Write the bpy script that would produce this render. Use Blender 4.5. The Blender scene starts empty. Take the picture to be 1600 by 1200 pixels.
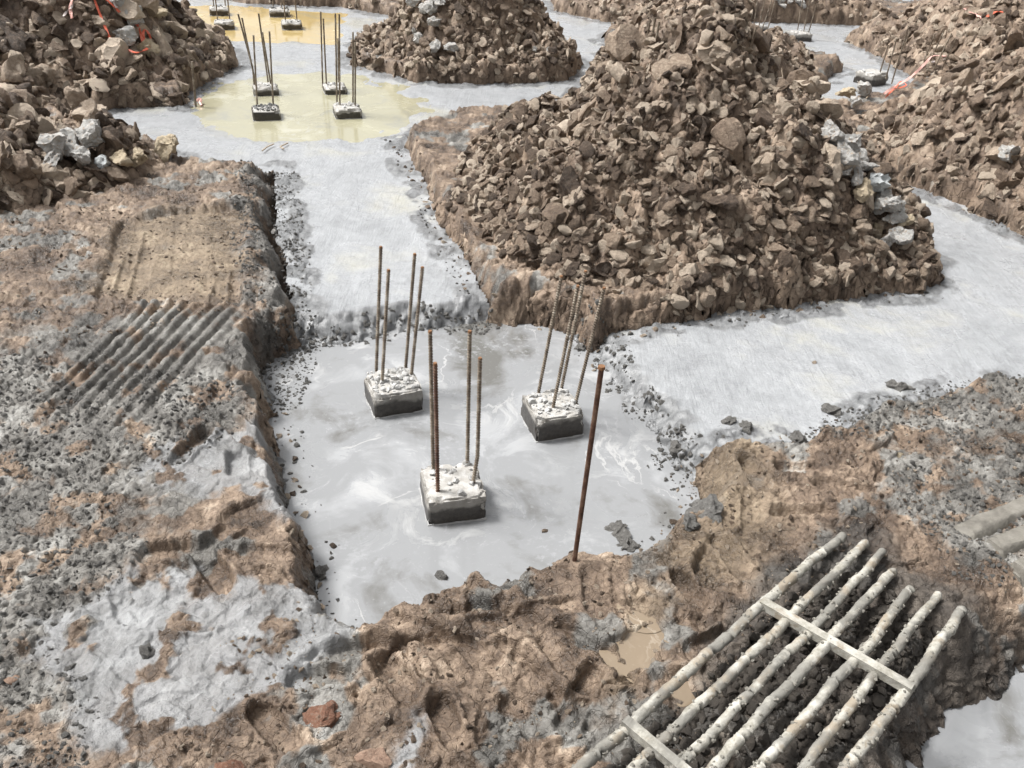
import bpy, bmesh, math, random
import numpy as np
from mathutils import Vector, Matrix, noise as mn

R = math.radians
random.seed(7)
rng = np.random.default_rng(7)
sc = bpy.context.scene
col = sc.collection

# ------------------------------------------------------------------ camera
F_PX, PITCH, ROLL, CAM_H = 1367.0, R(32.8), R(3.5), 2.50
cam_data = bpy.data.cameras.new("camera")
cam_data.sensor_width = 36.0
cam_data.lens = F_PX / 1600 * 36.0
cam_data.clip_start = 0.05
cam_data.clip_end = 2000
cam = bpy.data.objects.new("camera", cam_data)
col.objects.link(cam)
cam.matrix_world = Matrix.Translation((0, 0, CAM_H)) @ Matrix.Rotation(math.pi / 2 - PITCH, 4, 'X') @ Matrix.Rotation(ROLL, 4, 'Z')
sc.camera = cam

# ------------------------------------------------------------------ light
SUN_EL, SUN_AZ = R(58), R(-80)          # azimuth from +Y towards +X
world = bpy.data.worlds.new("World")
sc.world = world
world.use_nodes = True
wn, wl = world.node_tree.nodes, world.node_tree.links
wn.clear()
sky = wn.new('ShaderNodeTexSky')
sky.sky_type = 'NISHITA'
sky.sun_disc = False
sky.sun_elevation = SUN_EL
sky.sun_rotation = SUN_AZ
sky.air_density = 1.0
sky.dust_density = 6.0
sky.ozone_density = 1.0
hs = wn.new('ShaderNodeHueSaturation')
hs.inputs['Saturation'].default_value = 0.08
bg = wn.new('ShaderNodeBackground')
bg.inputs['Strength'].default_value = 0.055
wo = wn.new('ShaderNodeOutputWorld')
wl.new(sky.outputs[0], hs.inputs['Color'])
wl.new(hs.outputs[0], bg.inputs[0])
wl.new(bg.outputs[0], wo.inputs[0])

sun_data = bpy.data.lights.new("sun", 'SUN')
sun_data.energy = 1.5
sun_data.angle = R(14)
sun_data.color = (1.0, 0.98, 0.955)
sun = bpy.data.objects.new("sun", sun_data)
col.objects.link(sun)
sdir = Vector((math.sin(SUN_AZ) * math.cos(SUN_EL), math.cos(SUN_AZ) * math.cos(SUN_EL), math.sin(SUN_EL)))
sun.rotation_euler = sdir.to_track_quat('Z', 'Y').to_euler()

sc.view_settings.view_transform = 'Standard'
sc.view_settings.look = 'None'
sc.view_settings.exposure = 1.7
sc.view_settings.gamma = 1.0
sc.view_settings.use_curve_mapping = False
sc.cycles.max_bounces = 5

# ------------------------------------------------------------------ survey helpers
def ray(u, v):
    """direction of the camera ray through photograph pixel (u, v), used to survey positions"""
    a, b = u - 800, 600 - v
    c, s = math.cos(-ROLL), math.sin(-ROLL)
    X, Y = (c * a + s * b) / F_PX, (-s * a + c * b) / F_PX
    return np.array([X, Y * math.sin(PITCH) + math.cos(PITCH), Y * math.cos(PITCH) - math.sin(PITCH)])

def at(u, v, z=0.0):
    d = ray(u, v)
    return d * ((CAM_H - z) / -d[2]) + np.array([0, 0, CAM_H])

def poly(pts, z=0.1):
    return np.array([at(p[0], p[1], min(.22, p[2] if len(p) > 2 else z))[:2] for p in pts])

# ------------------------------------------------------------------ numpy noise
_T = rng.random(65536).astype(np.float32)
_A = (rng.random(65536) * 2 * np.pi).astype(np.float32)
_GX, _GY = np.cos(_A), np.sin(_A)

def _h(ix, iy, seed):
    return ((ix * 73856093) ^ (iy * 19349663) ^ (seed * 83492791 + 12345)) >> 3 & 65535

def gn(x, y, seed=0):
    fx, fy = np.floor(x), np.floor(y)
    ix, iy = fx.astype(np.int64), fy.astype(np.int64)
    x, y = (x - fx).astype(np.float32), (y - fy).astype(np.float32)
    u, v = x * x * x * (x * (x * 6 - 15) + 10), y * y * y * (y * (y * 6 - 15) + 10)
    def g(dx, dy):
        k = _h(ix + dx, iy + dy, seed)
        return _GX[k] * (x - dx) + _GY[k] * (y - dy)
    a = g(0, 0); b = g(1, 0); c = g(0, 1); d = g(1, 1)
    return (a + (b - a) * u + (c - a) * v + (a - b - c + d) * u * v) * 1.4

def fbm(x, y, s, octaves=4, seed=0, gain=0.5):
    out, amp, f = 0, 1.0, 1.0 / s
    for i in range(octaves):
        out = out + amp * gn(x * f + 17.3 * i, y * f - 9.1 * i, seed + i)
        amp *= gain; f *= 2.03
    return out

def ridged(x, y, s, octaves=4, seed=0):
    out, amp, f = 0, 1.0, 1.0 / s
    for i in range(octaves):
        out = out + amp * (1 - np.abs(gn(x * f + 5.3 * i, y * f + 7.7 * i, seed + i)) * 2)
        amp *= 0.5; f *= 2.1
    return out * 0.5

def sm(a, b, t):
    t = np.clip((t - a) / (b - a), 0, 1)
    return t * t * (3 - 2 * t)

def rubble(x, y, s, seed, steep=2.2, tilt=0.6, fill=1.0):
    """height (m) of packed angular lumps of size s, and a random value per lump"""
    w = 0.10
    X = x / s + w * gn(x / s * 2.2, y / s * 2.2, seed + 31) + 0.3 * w * gn(x / s * 7, y / s * 7, seed + 33)
    Y = y / s + w * gn(x / s * 2.2, y / s * 2.2, seed + 32) + 0.3 * w * gn(x / s * 7, y / s * 7, seed + 34)
    fx, fy = np.floor(X), np.floor(Y)
    ix, iy = fx.astype(np.int64), fy.astype(np.int64)
    X = (X - fx).astype(np.float32); Y = (Y - fy).astype(np.float32)
    best = np.full(X.shape, -0.35, np.float32); tone = np.zeros(X.shape, np.float32)
    for di in (-1, 0, 1):
        for dj in (-1, 0, 1):
            k = _h(ix + di, iy + dj, seed)
            r1, r2, r3, r4 = _T[k], _T[k ^ 1234], _T[k ^ 777], _T[k ^ 4242]
            r5, r6 = _T[k ^ 9999], _T[k ^ 31007]
            dx = X - di - 0.15 - 0.7 * r1; dy = Y - dj - 0.15 - 0.7 * r2
            ca, sa = _GX[k ^ 555], _GY[k ^ 555]
            a = ca * dx + sa * dy; b = (-sa * dx + ca * dy) * (1 + 0.7 * r3)
            d = np.maximum(np.maximum(np.abs(a), np.abs(b)), np.abs(a + b) * (0.66 + 0.2 * r6))
            rad = (0.30 + 0.42 * r4) * fill
            top = rad * (0.25 + 0.7 * r5) + tilt * (2 * r1 - 1) * a + tilt * (2 * r6 - 1) * b
            h = np.minimum(top, (rad - d) * steep)
            m = h > best
            best = np.where(m, h, best); tone = np.where(m, r3, tone)
    return best * s, tone

def psdf(X, Y, P):
    """signed distance to polygon P, negative inside"""
    d = np.full(X.shape, 1e9, np.float32); inside = np.zeros(X.shape, bool)
    n = len(P)
    for i in range(n):
        ax, ay = P[i]; bx, by = P[(i + 1) % n]
        ex, ey = bx - ax, by - ay
        wx, wy = X - ax, Y - ay
        t = np.clip((wx * ex + wy * ey) / (ex * ex + ey * ey + 1e-12), 0, 1)
        d = np.minimum(d, (wx - ex * t) ** 2 + (wy - ey * t) ** 2)
        c = (ay > Y) != (by > Y)
        if abs(ey) > 1e-12:
            inside ^= c & (X < ex * (Y - ay) / ey + ax)
    d = np.sqrt(d)
    return np.where(inside, -d, d)

# ------------------------------------------------------------------ plan of the site
PIT = poly([(427,575,0),(437,640,0),(452,700,0),(463,760,0),(478,820,0),(503,860,0.05),(506,884,.12),(516,902,.2),(574,922,.26),(640,902,.26),
            (690,880,.26),(760,862,.26),(800,870,.26),(830,866,.26),(862,838,.26),(930,832,.26),(955,808,.24),(1010,804,.2),
            (1056,784,.15),(1087,775,.05),(1060,745,0),(1000,665,0),(952,610,0),(925,562,0),(890,530,0),(840,511,0),
            (760,514,0),(700,518,0),(650,522,0),(560,535,0),(470,548,0)], 0)
TR_A = poly([(470,560),(478,480),(470,430),(458,380),(447,300),(438,247,.16),(380,243,.22),(290,243,.22),(282,226,.25),(255,212,.25),(190,205,.2),
             (120,190,.2),(110,178),(200,172),(300,168),(300,152),(330,130),(378,105),(372,80),(330,64),(285,50),(262,30),(240,-10),
             (395,8),(530,13),(600,25),(640,30),(600,50),(560,62),(540,88),(545,104),(620,125),(650,132),(760,135),(890,130),
             (918,104),(862,66),(838,42),(800,6),(780,-25),(840,-25),(862,18),(945,36),(985,38),(950,55),(927,60),(958,80),(930,95),
             (905,125,.2),(885,150,.3),(860,165,.3),(790,167,.3),(700,168,.3),(655,187,.3),(622,203,.28),(613,218),(625,245),(640,275),
             (665,330),(700,390),(735,450),(752,490),(752,540)])
TR_B = poly([(925,560),(925,531),(1000,520),(1200,490),(1400,465),(1474,455),(1484,425,.2),(1468,382,.3),(1430,340,.3),(1350,268,.3),
             (1300,215,.2),(1230,150,.2),(1150,90),(1120,45),(1180,36),(1200,37),(1385,42),(1380,56),(1322,58),(1315,64),(1365,90),(1418,122),
             (1428,128),(1395,140,.2),(1350,150,.2),(1262,158,.2),(1290,205),(1335,245),(1400,285),(1500,325),(1600,375),(1760,440),(1900,560,.3),
             (1600,568,.3),(1500,578,.3),(1400,605,.3),(1250,655,.3),(1140,655,.3),(1080,680,.28),(1064,700,.2),(1070,735,.1),(1080,775,.05),(1000,680)])
ISL = poly([(1120,70),(1180,68),(1235,92),(1290,98),(1324,112),(1300,130),(1235,134),(1180,150)])     # bank behind the big heap
TR_C = poly([(-80,-10),(14,-5),(20,22),(8,70),(-20,90),(-90,120)])
TR_D = poly([(1340,-20),(1388,-2),(1432,20),(1450,14),(1420,-20)])
PIT_R = poly([(1470,1290),(1485,1210),(1520,1165),(1560,1135),(1610,1105),(1760,1040),(2100,950),(2300,1400)], 0)
MID = poly([(300,150),(300,190),(330,208),(400,221),(500,226),(600,222),(655,190),(668,160),(640,132),(560,116),(500,112),(420,116),(360,125),(320,138)])
FAR = poly([(262,8),(270,30),(300,50),(370,64),(420,64),(520,68),(545,60),(540,40),(535,20),(400,10),(330,6)])
GROUND_Z = 0.24

class Mound:
    def __init__(s, name, c, rx, ry, rot, h, p=1.15, nrm=2.3, lump=.16, seed=1, **k):
        s.name, s.c, s.rx, s.ry, s.rot, s.h, s.p, s.nrm, s.lump, s.seed = name, c, rx, ry, rot, h, p, nrm, lump, seed
        s.k = k
    def local(s, X, Y):
        dx, dy = X - s.c[0], Y - s.c[1]
        c, t = math.cos(s.rot), math.sin(s.rot)
        return (c * dx + t * dy) / s.rx, (-t * dx + c * dy) / s.ry
    def base(s, X, Y, u=None):
        wx = X + .10 * fbm(X, Y, .9, 2, s.seed + 5); wy = Y + .10 * fbm(X, Y, .9, 2, s.seed + 6)
        a, b = s.local(wx, wy)
        a = a - s.k.get('skew', 0) * np.clip(1 - np.sqrt(a * a + b * b), 0, 1)
        d = (np.abs(a) ** s.nrm + np.abs(b) ** s.nrm) ** (1 / s.nrm)
        q = 1 - d
        z = s.h * np.where(q > 0, np.power(np.clip(q, 0, 1), s.p), q * .8)
        for (cx, cy, r, hh) in s.k.get('bumps', ()):
            e = ((X - cx) ** 2 + (Y - cy) ** 2) / (r * r)
            z = z + hh * np.exp(-e * 1.4)
        z = np.where(z > 0, z * sm(-.02, s.k.get('fall', .5), u if u is not None else 9.), z)
        return np.maximum(z, -.25) + s.k.get('rough', .15) * fbm(X, Y, .5, 3, s.seed + 9) * np.clip(q * 3 + .35, 0, 1)

MOUNDS = [
    Mound('big', (1.22, 6.17), 1.74, 1.66, R(16), 1.20, 1.0, 2.5, .17, 11, rough=.17),
    Mound('tape', (-4.75, 8.95), 2.25, 1.75, R(6), 1.15, .85, 2.2, .20, 41, bumps=((-5.0, 8.6, .7, .10),), fall=.9),
    Mound('rear', (-0.62, 10.5), 1.5, 1.8, R(8), 1.25, .95, 2.2, .17, 71, fall=1.1),
    Mound('left', (-4.1, 5.85), 1.38, .98, R(20), .52, .75, 2.3, .26, 101, bumps=((-2.85, 6.35, .30, .06),)),
    Mound('right', (4.75, 7.35), 2.05, 1.9, R(17), 1.15, .85, 2.3, .18, 131, fall=.7),
    Mound('farright', (5.9, 11.9), 2.1, 1.7, R(0), 1.0, .9, 2.2, .16, 161, fall=.9),
    Mound('behind', (2.05, 10.9), 1.3, 1.45, R(-8), .85, .95, 2.2, .13, 191, bumps=((3.0, 9.9, .5, .12),)),
    Mound('top', (1.0, 13.6), 1.05, 1.1, R(0), .32, .9, 2.2, .12, 221),
    Mound('topright', (3.9, 14.3), 1.9, 1.5, R(0), .6, .9, 2.2, .13, 251),
    Mound('topleft', (-3.0, 13.4), 1.0, .8, R(0), .25, .9, 2.2, .13, 281),
    Mound('corner', (-6.6, 12.9), 1.2, .8, R(0), .3, .9, 2.2, .13, 311),
    Mound('edge', (8.2, 15.2), 2.2, 1.5, R(0), .9, .9, 2.2, .13, 341),
]

def plan(X, Y):
    """signed distances: to the union of all trenches and pits, and to each wet part"""
    wx = X + .034 * fbm(X, Y, .35, 2, 301) ; wy = Y + .034 * fbm(X, Y, .35, 2, 302)
    dp = psdf(wx, wy, PIT); da = psdf(wx, wy, TR_A); db = psdf(wx, wy, TR_B); di = psdf(wx, wy, ISL)
    dc = psdf(wx, wy, TR_C); dd = psdf(wx, wy, TR_D)
    db = np.maximum(db, -di)
    u = np.minimum(np.minimum(np.minimum(dp, da), np.minimum(db, dc)), dd)
    dr = psdf(X + .05 * fbm(X, Y, .3, 3, 303), Y, PIT_R)
    return u, dp, dr

def blob(X, Y, pts, soft=.15, n=.14, seed=0, z=.3):
    P = poly(pts, z)
    d = psdf(X + n * fbm(X, Y, .5, 4, seed), Y + n * fbm(X, Y, .5, 4, seed + 3), P)
    return sm(soft, -soft, d)

SLURRY = [[(150,1060),(60,1010),(90,960),(200,900),(270,900),(290,940),(420,950),(500,930),(560,955),(585,980),(500,1010),(470,1040),(460,1095),(340,1120),(220,1190),(120,1215)],
          [(215,730),(300,700),(380,680),(420,650),(448,720),(470,820),(440,830),(400,800),(340,780),(290,790),(230,800),(200,770)],
          [(540,1210),(580,1180),(600,1110),(650,1130),(620,1200)]]
CRUMB = [[(-60,600),(60,560),(160,590),(330,600),(400,640),(330,690),(240,740),(210,800),(220,870),(150,930),(60,980),(110,1080),(130,1230),(-80,1230)],
         [(385,250),(445,245),(475,480),(470,560),(425,590),(400,500),(375,400)],
         [(1230,660),(1400,600),(1620,560),(1620,640),(1480,700),(1320,690)],
         [(1400,760),(1480,690),(1620,700),(1620,930),(1500,900),(1430,830)],
         [(0,540),(120,500),(380,490),(420,560),(400,640),(200,640),(20,600)]]
DARK = [[(1180,870),(1330,830),(1450,900),(1560,960),(1620,960),(1520,1060),(1440,1130),(1420,1230),(950,1230),(1060,1080),(1200,960)],
        [(1050,690),(1075,700),(1110,770),(1060,810),(1040,740)]]
TAN = [[(150,460),(190,350),(260,330),(380,330),(385,400),(375,480),(250,480)],
       [(950,1110),(1000,1050),(1060,960),(1010,930),(960,990)],
       [(1080,690),(1180,660),(1230,760),(1180,900),(1000,900),(980,860),(1080,810)]]

def footprints():
    r = np.random.default_rng(5)
    out = []
    for (u, v) in [(1145,870),(880,955),(790,975),(640,985),(730,1010),(560,1020),(905,1090),(820,1120),(660,870),(1075,925),(1000,870),(1180,740),
                   (1260,800),(330,885),(260,865),(345,840),(395,800),(370,730),(370,670),(420,870),(300,700),(1330,760),(1250,730),(1420,660),
                   (700,1130),(980,970),(930,930),(770,900),(500,1060),(430,1140),(620,1060),(1110,1010),(1010,1010),(1140,800),(1390,700)]:
        P = at(u, v, .24)
        out.append((P[0], P[1], r.uniform(0, 6.28), r.uniform(.09, .145), r.uniform(.04, .06), r.uniform(.012, .034)))
    return out
FOOT = footprints()

def ground(X, Y, fine=True):
    u, dp, dr = plan(X, Y)
    n1 = fbm(X, Y, 1.1, 3, 1); n2 = fbm(X, Y, .28, 4, 2); n3 = fbm(X, Y, .07, 3, 3)
    grey = np.zeros_like(X); slurry = np.zeros_like(X)
    dark = np.zeros_like(X); tan = np.zeros_like(X); crumb = np.zeros_like(X)
    near = (Y < 9)
    xs, ys = X[near], Y[near]
    def acc(lst, seed, soft=.12):
        o = np.zeros_like(xs)
        for i, p in enumerate(lst):
            o = np.maximum(o, blob(xs, ys, p, soft, .12, seed + i * 7))
        return o
    slurry[near] = acc(SLURRY, 500, .07); crumb[near] = acc(CRUMB, 600, .16); dark[near] = acc(DARK, 700, .16); tan[near] = acc(TAN, 800, .14)
    patch = fbm(X, Y, .35, 4, 21)
    patch2 = fbm(X, Y, .16, 4, 26)
    edge = sm(.14, .0, u + .05 * n2)
    fronty = sm(6.5, 3.5, Y)
    grey = np.clip(np.maximum(crumb * sm(-.75, .1, patch2 + .4 * n2), np.maximum(sm(.02, .48, patch + .5 * patch2), edge * sm(-.3, .5, patch2 + .2)) * .9), 0, 1)
    grey = np.clip(grey * (1 - .75 * tan), 0, 1)
    slurry = np.clip(slurry * sm(-.75, -.1, patch2 + .35 * n3 - (1 - slurry) * .3), 0, 1)
    # relief -------------------------------------------------
    z = GROUND_Z + .030 * n1 + .016 * n2
    smear = sm(.0, .5, fbm(X, Y, .45, 3, 29) + .25 * patch2)
    calm = np.clip(np.maximum(np.maximum(slurry * .8, smear * .75 * (1 - crumb * .5)), tan * .75 * sm(-.4, .2, patch2)), 0, 1)
    r1, t1 = rubble(X, Y, .11, 61)
    r2, t2 = rubble(X, Y, .045, 62)
    r3, t3 = rubble(X, Y, .022, 63)
    mud = .5 + .5 * np.clip(fbm(X, Y, .5, 2, 64) * 1.4, -1, 1)
    rd = ridged(X, Y, .20, 5, 65)
    lumps = .32 * (1 - calm) * mud
    z = z + lumps * r1 + (.22 + .22 * crumb + .15 * dark) * (1 - .9 * calm) * r2 * sm(.0, .6, crumb + mud) + (.32 + .30 * crumb) * (1 - .85 * calm) * r3
    z = z + (1 - crumb) * (1 - calm) * .012 * rd + .0035 * n3
    terr = np.abs(gn(X / .16 + .5 * n2, Y / .16, 66))          # torn, stepped mud skins
    ter2 = np.abs(gn(X / .075 + .6 * n2, Y / .075 + .4 * n3, 69))
    z = z + (1 - .6 * calm) * (1 - .7 * crumb) * (.015 * sm(.17, .22, terr) + .009 * sm(.14, .20, ter2) - .010)
    # scattered bits poking through the slurry
    rb, tb = rubble(X, Y, .09, 67, fill=.55)
    z = z + slurry * .45 * np.clip(rb - .008, 0, 1) * sm(.1, .5, fbm(X, Y, .3, 2, 68) + .1)
    tone = .5 * t1 + .3 * t2 + .2 * t3
    # boot prints
    for (fx, fy, fa, L, W, D) in FOOT:
        m = (np.abs(X - fx) < .3) & (np.abs(Y - fy) < .3)
        if not m.any(): continue
        dx, dy = X[m] - fx, Y[m] - fy
        a = math.cos(fa) * dx + math.sin(fa) * dy; b = -math.sin(fa) * dx + math.cos(fa) * dy
        b = b * (1 + .25 * np.cos(a / L * 2.6))
        e = np.sqrt((a / L) ** 2 + (b / W) ** 2) + .10 * n2[m]
        ins = sm(1.06, .86, e)
        zz = z[m]
        target = GROUND_Z + .03 * n1[m] - D + .012 * a / L
        tread = .0016 * np.sign(np.sin(a * 2 * np.pi / .028)) * (np.abs(b) > .008)
        zz = zz * (1 - .85 * ins) + (target + tread) * .85 * ins + .014 * np.exp(-((e - 1.22) / .16) ** 2) * (1 + n2[m])
        z[m] = zz
    # long curved slip marks where the mud was pushed round
    for (cu, cv, rr, a0, a1, D, Wd) in [(700,1120,.34,.2,2.4,.035,.03),(760,1150,.50,.3,1.9,.03,.025),(560,1090,.24,.4,2.6,.028,.022),(1180,900,.22,2.4,4.6,.03,.02),
                                        (300,900,.26,3.6,5.4,.02,.015),(230,830,.16,.4,2.5,.02,.015),(1330,700,.2,.3,2.2,.022,.018),(930,1000,.20,3.4,5.6,.03,.02),
                                        (1480,640,.3,.6,2.2,.022,.018)]:
        P = at(cu, cv, .24)
        dx, dy = X - P[0], Y - P[1]
        m = (dx * dx + dy * dy) < (rr + .2) ** 2
        d = np.sqrt(dx[m] ** 2 + dy[m] ** 2) - rr + .03 * n2[m]; an = np.mod(np.arctan2(dy[m], dx[m]), 2 * np.pi)
        w = sm(a0 - .25, a0 + .1, an) * sm(a1 + .25, a1 - .1, an)
        z[m] += w * (-D * np.exp(-(np.clip(d, -9, 9) / Wd) ** 2) * sm(.004, -.02, d) + .8 * D * np.exp(-((d - Wd * .7) / (Wd * .9)) ** 2) - D * .3 * sm(.10, 0, -d) * sm(.004, -.02, d))
    # bucket teeth marks: parallel grooves
    A, B = at(384, 482, .24), at(232, 655, .24)
    ax = (B - A)[:2]; Lg = np.linalg.norm(ax); ax /= Lg; nx = np.array([-ax[1], ax[0]])
    dx, dy = X - A[0], Y - A[1]
    s_, t_ = dx * ax[0] + dy * ax[1], dx * nx[0] + dy * nx[1]
    t_ = t_ + .014 * fbm(X, Y, .6, 2, 90) + .004 * n3 + .003 * n2
    tmin, tmax = sorted((-.04, float((at(118, 560, .24)[:2] - A[:2]) @ nx)))
    w = sm(-.06, .05, s_) * sm(Lg * 1.25, Lg * .8, s_ + .15 * n2) * sm(tmin - .02, tmin + .05, t_) * sm(tmax + .12, tmax, t_)
    gr = np.abs(((t_ / .066) % 1) - .5) * 2
    z = z * (1 - .85 * w) + .85 * w * (GROUND_Z + .02 * n1) + w * ((.029 + .014 * n2) * sm(.2, .75, gr + .10 * n3) * sm(-1.1, -.5, patch2 + .3 * n2) - .014 + .16 * r3 + .12 * r2)
    calmj = w
    # flat area scraped by the bucket, with crisp sides
    sq = psdf(X + .012 * n2, Y + .012 * n3, poly([(148,470),(192,350),(255,335),(384,326),(380,476),(250,478)], .22))
    m_ = sm(.012, -.012, sq) * (.72 + .25 * sm(-.2, .3, patch2))
    z = z * (1 - m_) + m_ * (GROUND_Z - .030 + .012 * n1 + .003 * n3 + .006 * np.floor((X * .9 + Y * .3) / .11 % 2))
    z = z + .018 * np.exp(-((sq - .035) / .025) ** 2) * (1 + n2)
    # straight edges pressed by the bucket in the tan patch
    for (p0, p1, dz, wd) in [((150,465),(375,475),-.03,.03),((190,400),(170,470),.02,.012),((225,360),(195,468),.018,.01),((335,440),(320,480),.018,.01),
                             ((360,420),(352,478),.018,.012),((250,330),(385,322),-.02,.02),((300,432),(385,425),.016,.01),((380,340),(380,480),.02,.02)]:
        P, Q = at(*p0, .24)[:2], at(*p1, .24)[:2]
        e = Q - P; L = np.linalg.norm(e); e /= L
        dx, dy = X - P[0], Y - P[1]
        s1 = dx * e[0] + dy * e[1]; t1_ = dx * -e[1] + dy * e[0] + .01 * n2
        ww = sm(-.04, .02, s1) * sm(L + .04, L - .02, s1)
        z = z + ww * dz * np.exp(-(t1_ / wd) ** 2)
    z = np.where(z > GROUND_Z, GROUND_Z + .055 * np.tanh((z - GROUND_Z) / .055), z)
    # brown puddle hollows
    for (pu, pv, r0, dz) in PUDDLES:
        P = at(pu, pv, .3)
        d = np.sqrt((X - P[0]) ** 2 + (Y - P[1]) ** 2) + .06 * n2
        w = sm(r0 * 1.35, r0 * .7, d)
        z = z - w * dz
    # right-hand bank that slopes into the near right pit
    # walls --------------------------------------------------
    wall_w = .12 + .08 * sm(0, 1, .5 + patch) + .10 * crumb * sm(4.2, 4.8, Y) * sm(8, 7, Y)
    c = sm(.0, 1.0, np.clip((u + .05 * r1) / wall_w, 0, 1))
    lip = .02 * np.exp(-((u - .10) / .07) ** 2)
    zlow = -.10 + 0 * X
    z = zlow + (z + lip * (Y > 3.2) - zlow) * c
    c2 = sm(-.03, .36, dr + .04 * n2 + .3 * r1)
    z = -.12 + (z + .12) * c2
    wallness = 1 - sm(.3, .95, np.minimum(c, c2 * 1.2))
    slurry = slurry * (1 - wallness); grey = np.clip(grey * (1 - .6 * wallness * sm(3.6, 4.2, Y)), 0, 1)
    dark = np.maximum(dark, np.clip(1 - sm(.0, .45, dr), 0, 1) * .9)
    return z, grey, slurry, dark, tan, tone, u, dr, calmj

PUDDLES = [(1025,1000,.075,.035),(1095,1075,.10,.035),(1055,1045,.05,.03),(985,1000,.05,.03),(1010,935,.05,.025),(425,600,.0001,.0)]

def mound_height(M, X, Y, u=None, full=True):
    """absolute height of a heap's soil"""
    if u is None: u = plan(X, Y)[0]
    z = M.base(X, Y, u)
    L = M.lump
    a, t1 = rubble(X, Y, L * 1.5, M.seed + 1, tilt=.9)
    b, t2 = rubble(X, Y, L * .75, M.seed + 2, tilt=.8)
    c, t3 = rubble(X, Y, L * .38, M.seed + 3, tilt=.8)
    d, t4 = rubble(X, Y, L * .19, M.seed + 4)
    grow = np.clip(z * 3 + .35, .15, 1)
    z = GROUND_Z - .01 + z + grow * (.38 * a + .40 * b) + .42 * c + .45 * d + .01 * fbm(X, Y, .05, 3, M.seed + 8)
    w = sm(.0, 1.0, np.clip((u + .015 + .25 * b) / .12, 0, 1))
    z = -.12 + (z + .12) * w
    return z, .35 * t1 + .3 * t2 + .2 * t3 + .15 * t4

# ------------------------------------------------------------------ materials
MATS = {}
def newmat(name):
    m = bpy.data.materials.new(name); m.use_nodes = True
    nt = m.node_tree; nt.nodes.clear()
    out = nt.nodes.new('ShaderNodeOutputMaterial'); p = nt.nodes.new('ShaderNodeBsdfPrincipled')
    nt.links.new(p.outputs[0], out.inputs[0])
    MATS[name] = m
    return m, nt, p

class NB:
    def __init__(s, nt): s.nt = nt; s.L = nt.links
    def n(s, t, **k):
        o = s.nt.nodes.new(t)
        for a, b in k.items(): setattr(o, a, b)
        return o
    def set(s, node, i, v):
        if hasattr(v, 'is_linked') or isinstance(v, bpy.types.NodeSocket): s.L.new(v, node.inputs[i])
        else: node.inputs[i].default_value = v
    def coord(s, kind='Object'): return s.n('ShaderNodeTexCoord').outputs[kind]
    def attr(s, name): return s.n('ShaderNodeAttribute', attribute_name=name).outputs['Color']
    def sep(s, c):
        o = s.n('ShaderNodeSeparateColor'); s.L.new(c, o.inputs[0]); return o.outputs
    def noise(s, vec, scale, detail=4, rough=.6, dist=0, w=None):
        o = s.n('ShaderNodeTexNoise')
        if w is not None:
            o.noise_dimensions = '4D'; s.set(o, 'W', w)
        s.L.new(vec, o.inputs['Vector']); o.inputs['Scale'].default_value = scale
        o.inputs['Detail'].default_value = detail; o.inputs['Roughness'].default_value = rough; o.inputs['Distortion'].default_value = dist
        return o.outputs['Fac']
    def vor(s, vec, scale, feature='F1', rnd=1, out='Distance'):
        o = s.n('ShaderNodeTexVoronoi', feature=feature); s.L.new(vec, o.inputs['Vector']); o.inputs['Scale'].default_value = scale
        o.inputs['Randomness'].default_value = rnd
        return o.outputs[out]
    def ramp(s, fac, stops, interp='LINEAR'):
        o = s.n('ShaderNodeValToRGB'); o.color_ramp.interpolation = interp
        s.L.new(fac, o.inputs[0]); e = o.color_ramp.elements
        while len(e) > 1: e.remove(e[-1])
        e[0].position = stops[0][0]; e[0].color = (*stops[0][1], 1)
        for p, c in stops[1:]:
            k = e.new(p); k.color = (*c, 1)
        return o.outputs[0]
    def map(s, v, a, b, c=0., d=1.):
        o = s.n('ShaderNodeMapRange', interpolation_type='SMOOTHSTEP'); s.set(o, 0, v)
        for i, x in enumerate((a, b, c, d)): o.inputs[i + 1].default_value = x
        return o.outputs[0]
    def math(s, op, a, b=0.0):
        o = s.n('ShaderNodeMath', operation=op); s.set(o, 0, a); s.set(o, 1, b); return o.outputs[0]
    def mix(s, f, a, b, mode='MIX'):
        o = s.n('ShaderNodeMix', data_type='RGBA', blend_type=mode)
        s.set(o, 0, f)
        for i, v in ((6, a), (7, b)):
            if isinstance(v, tuple): o.inputs[i].default_value = (*v, 1)
            else: s.L.new(v, o.inputs[i])
        return o.outputs[2]
    def bump(s, h, strength, dist, prev=None):
        o = s.n('ShaderNodeBump'); o.inputs['Strength'].default_value = strength; o.inputs['Distance'].default_value = dist
        s.L.new(h, o.inputs['Height'])
        if prev is not None: s.L.new(prev, o.inputs['Normal'])
        return o.outputs[0]

CLAY = [(.12, (.050, .035, .025)), (.34, (.130, .092, .065)), (.54, (.240, .177, .127)), (.70, (.390, .304, .228)), (.90, (.56, .465, .365))]

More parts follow.
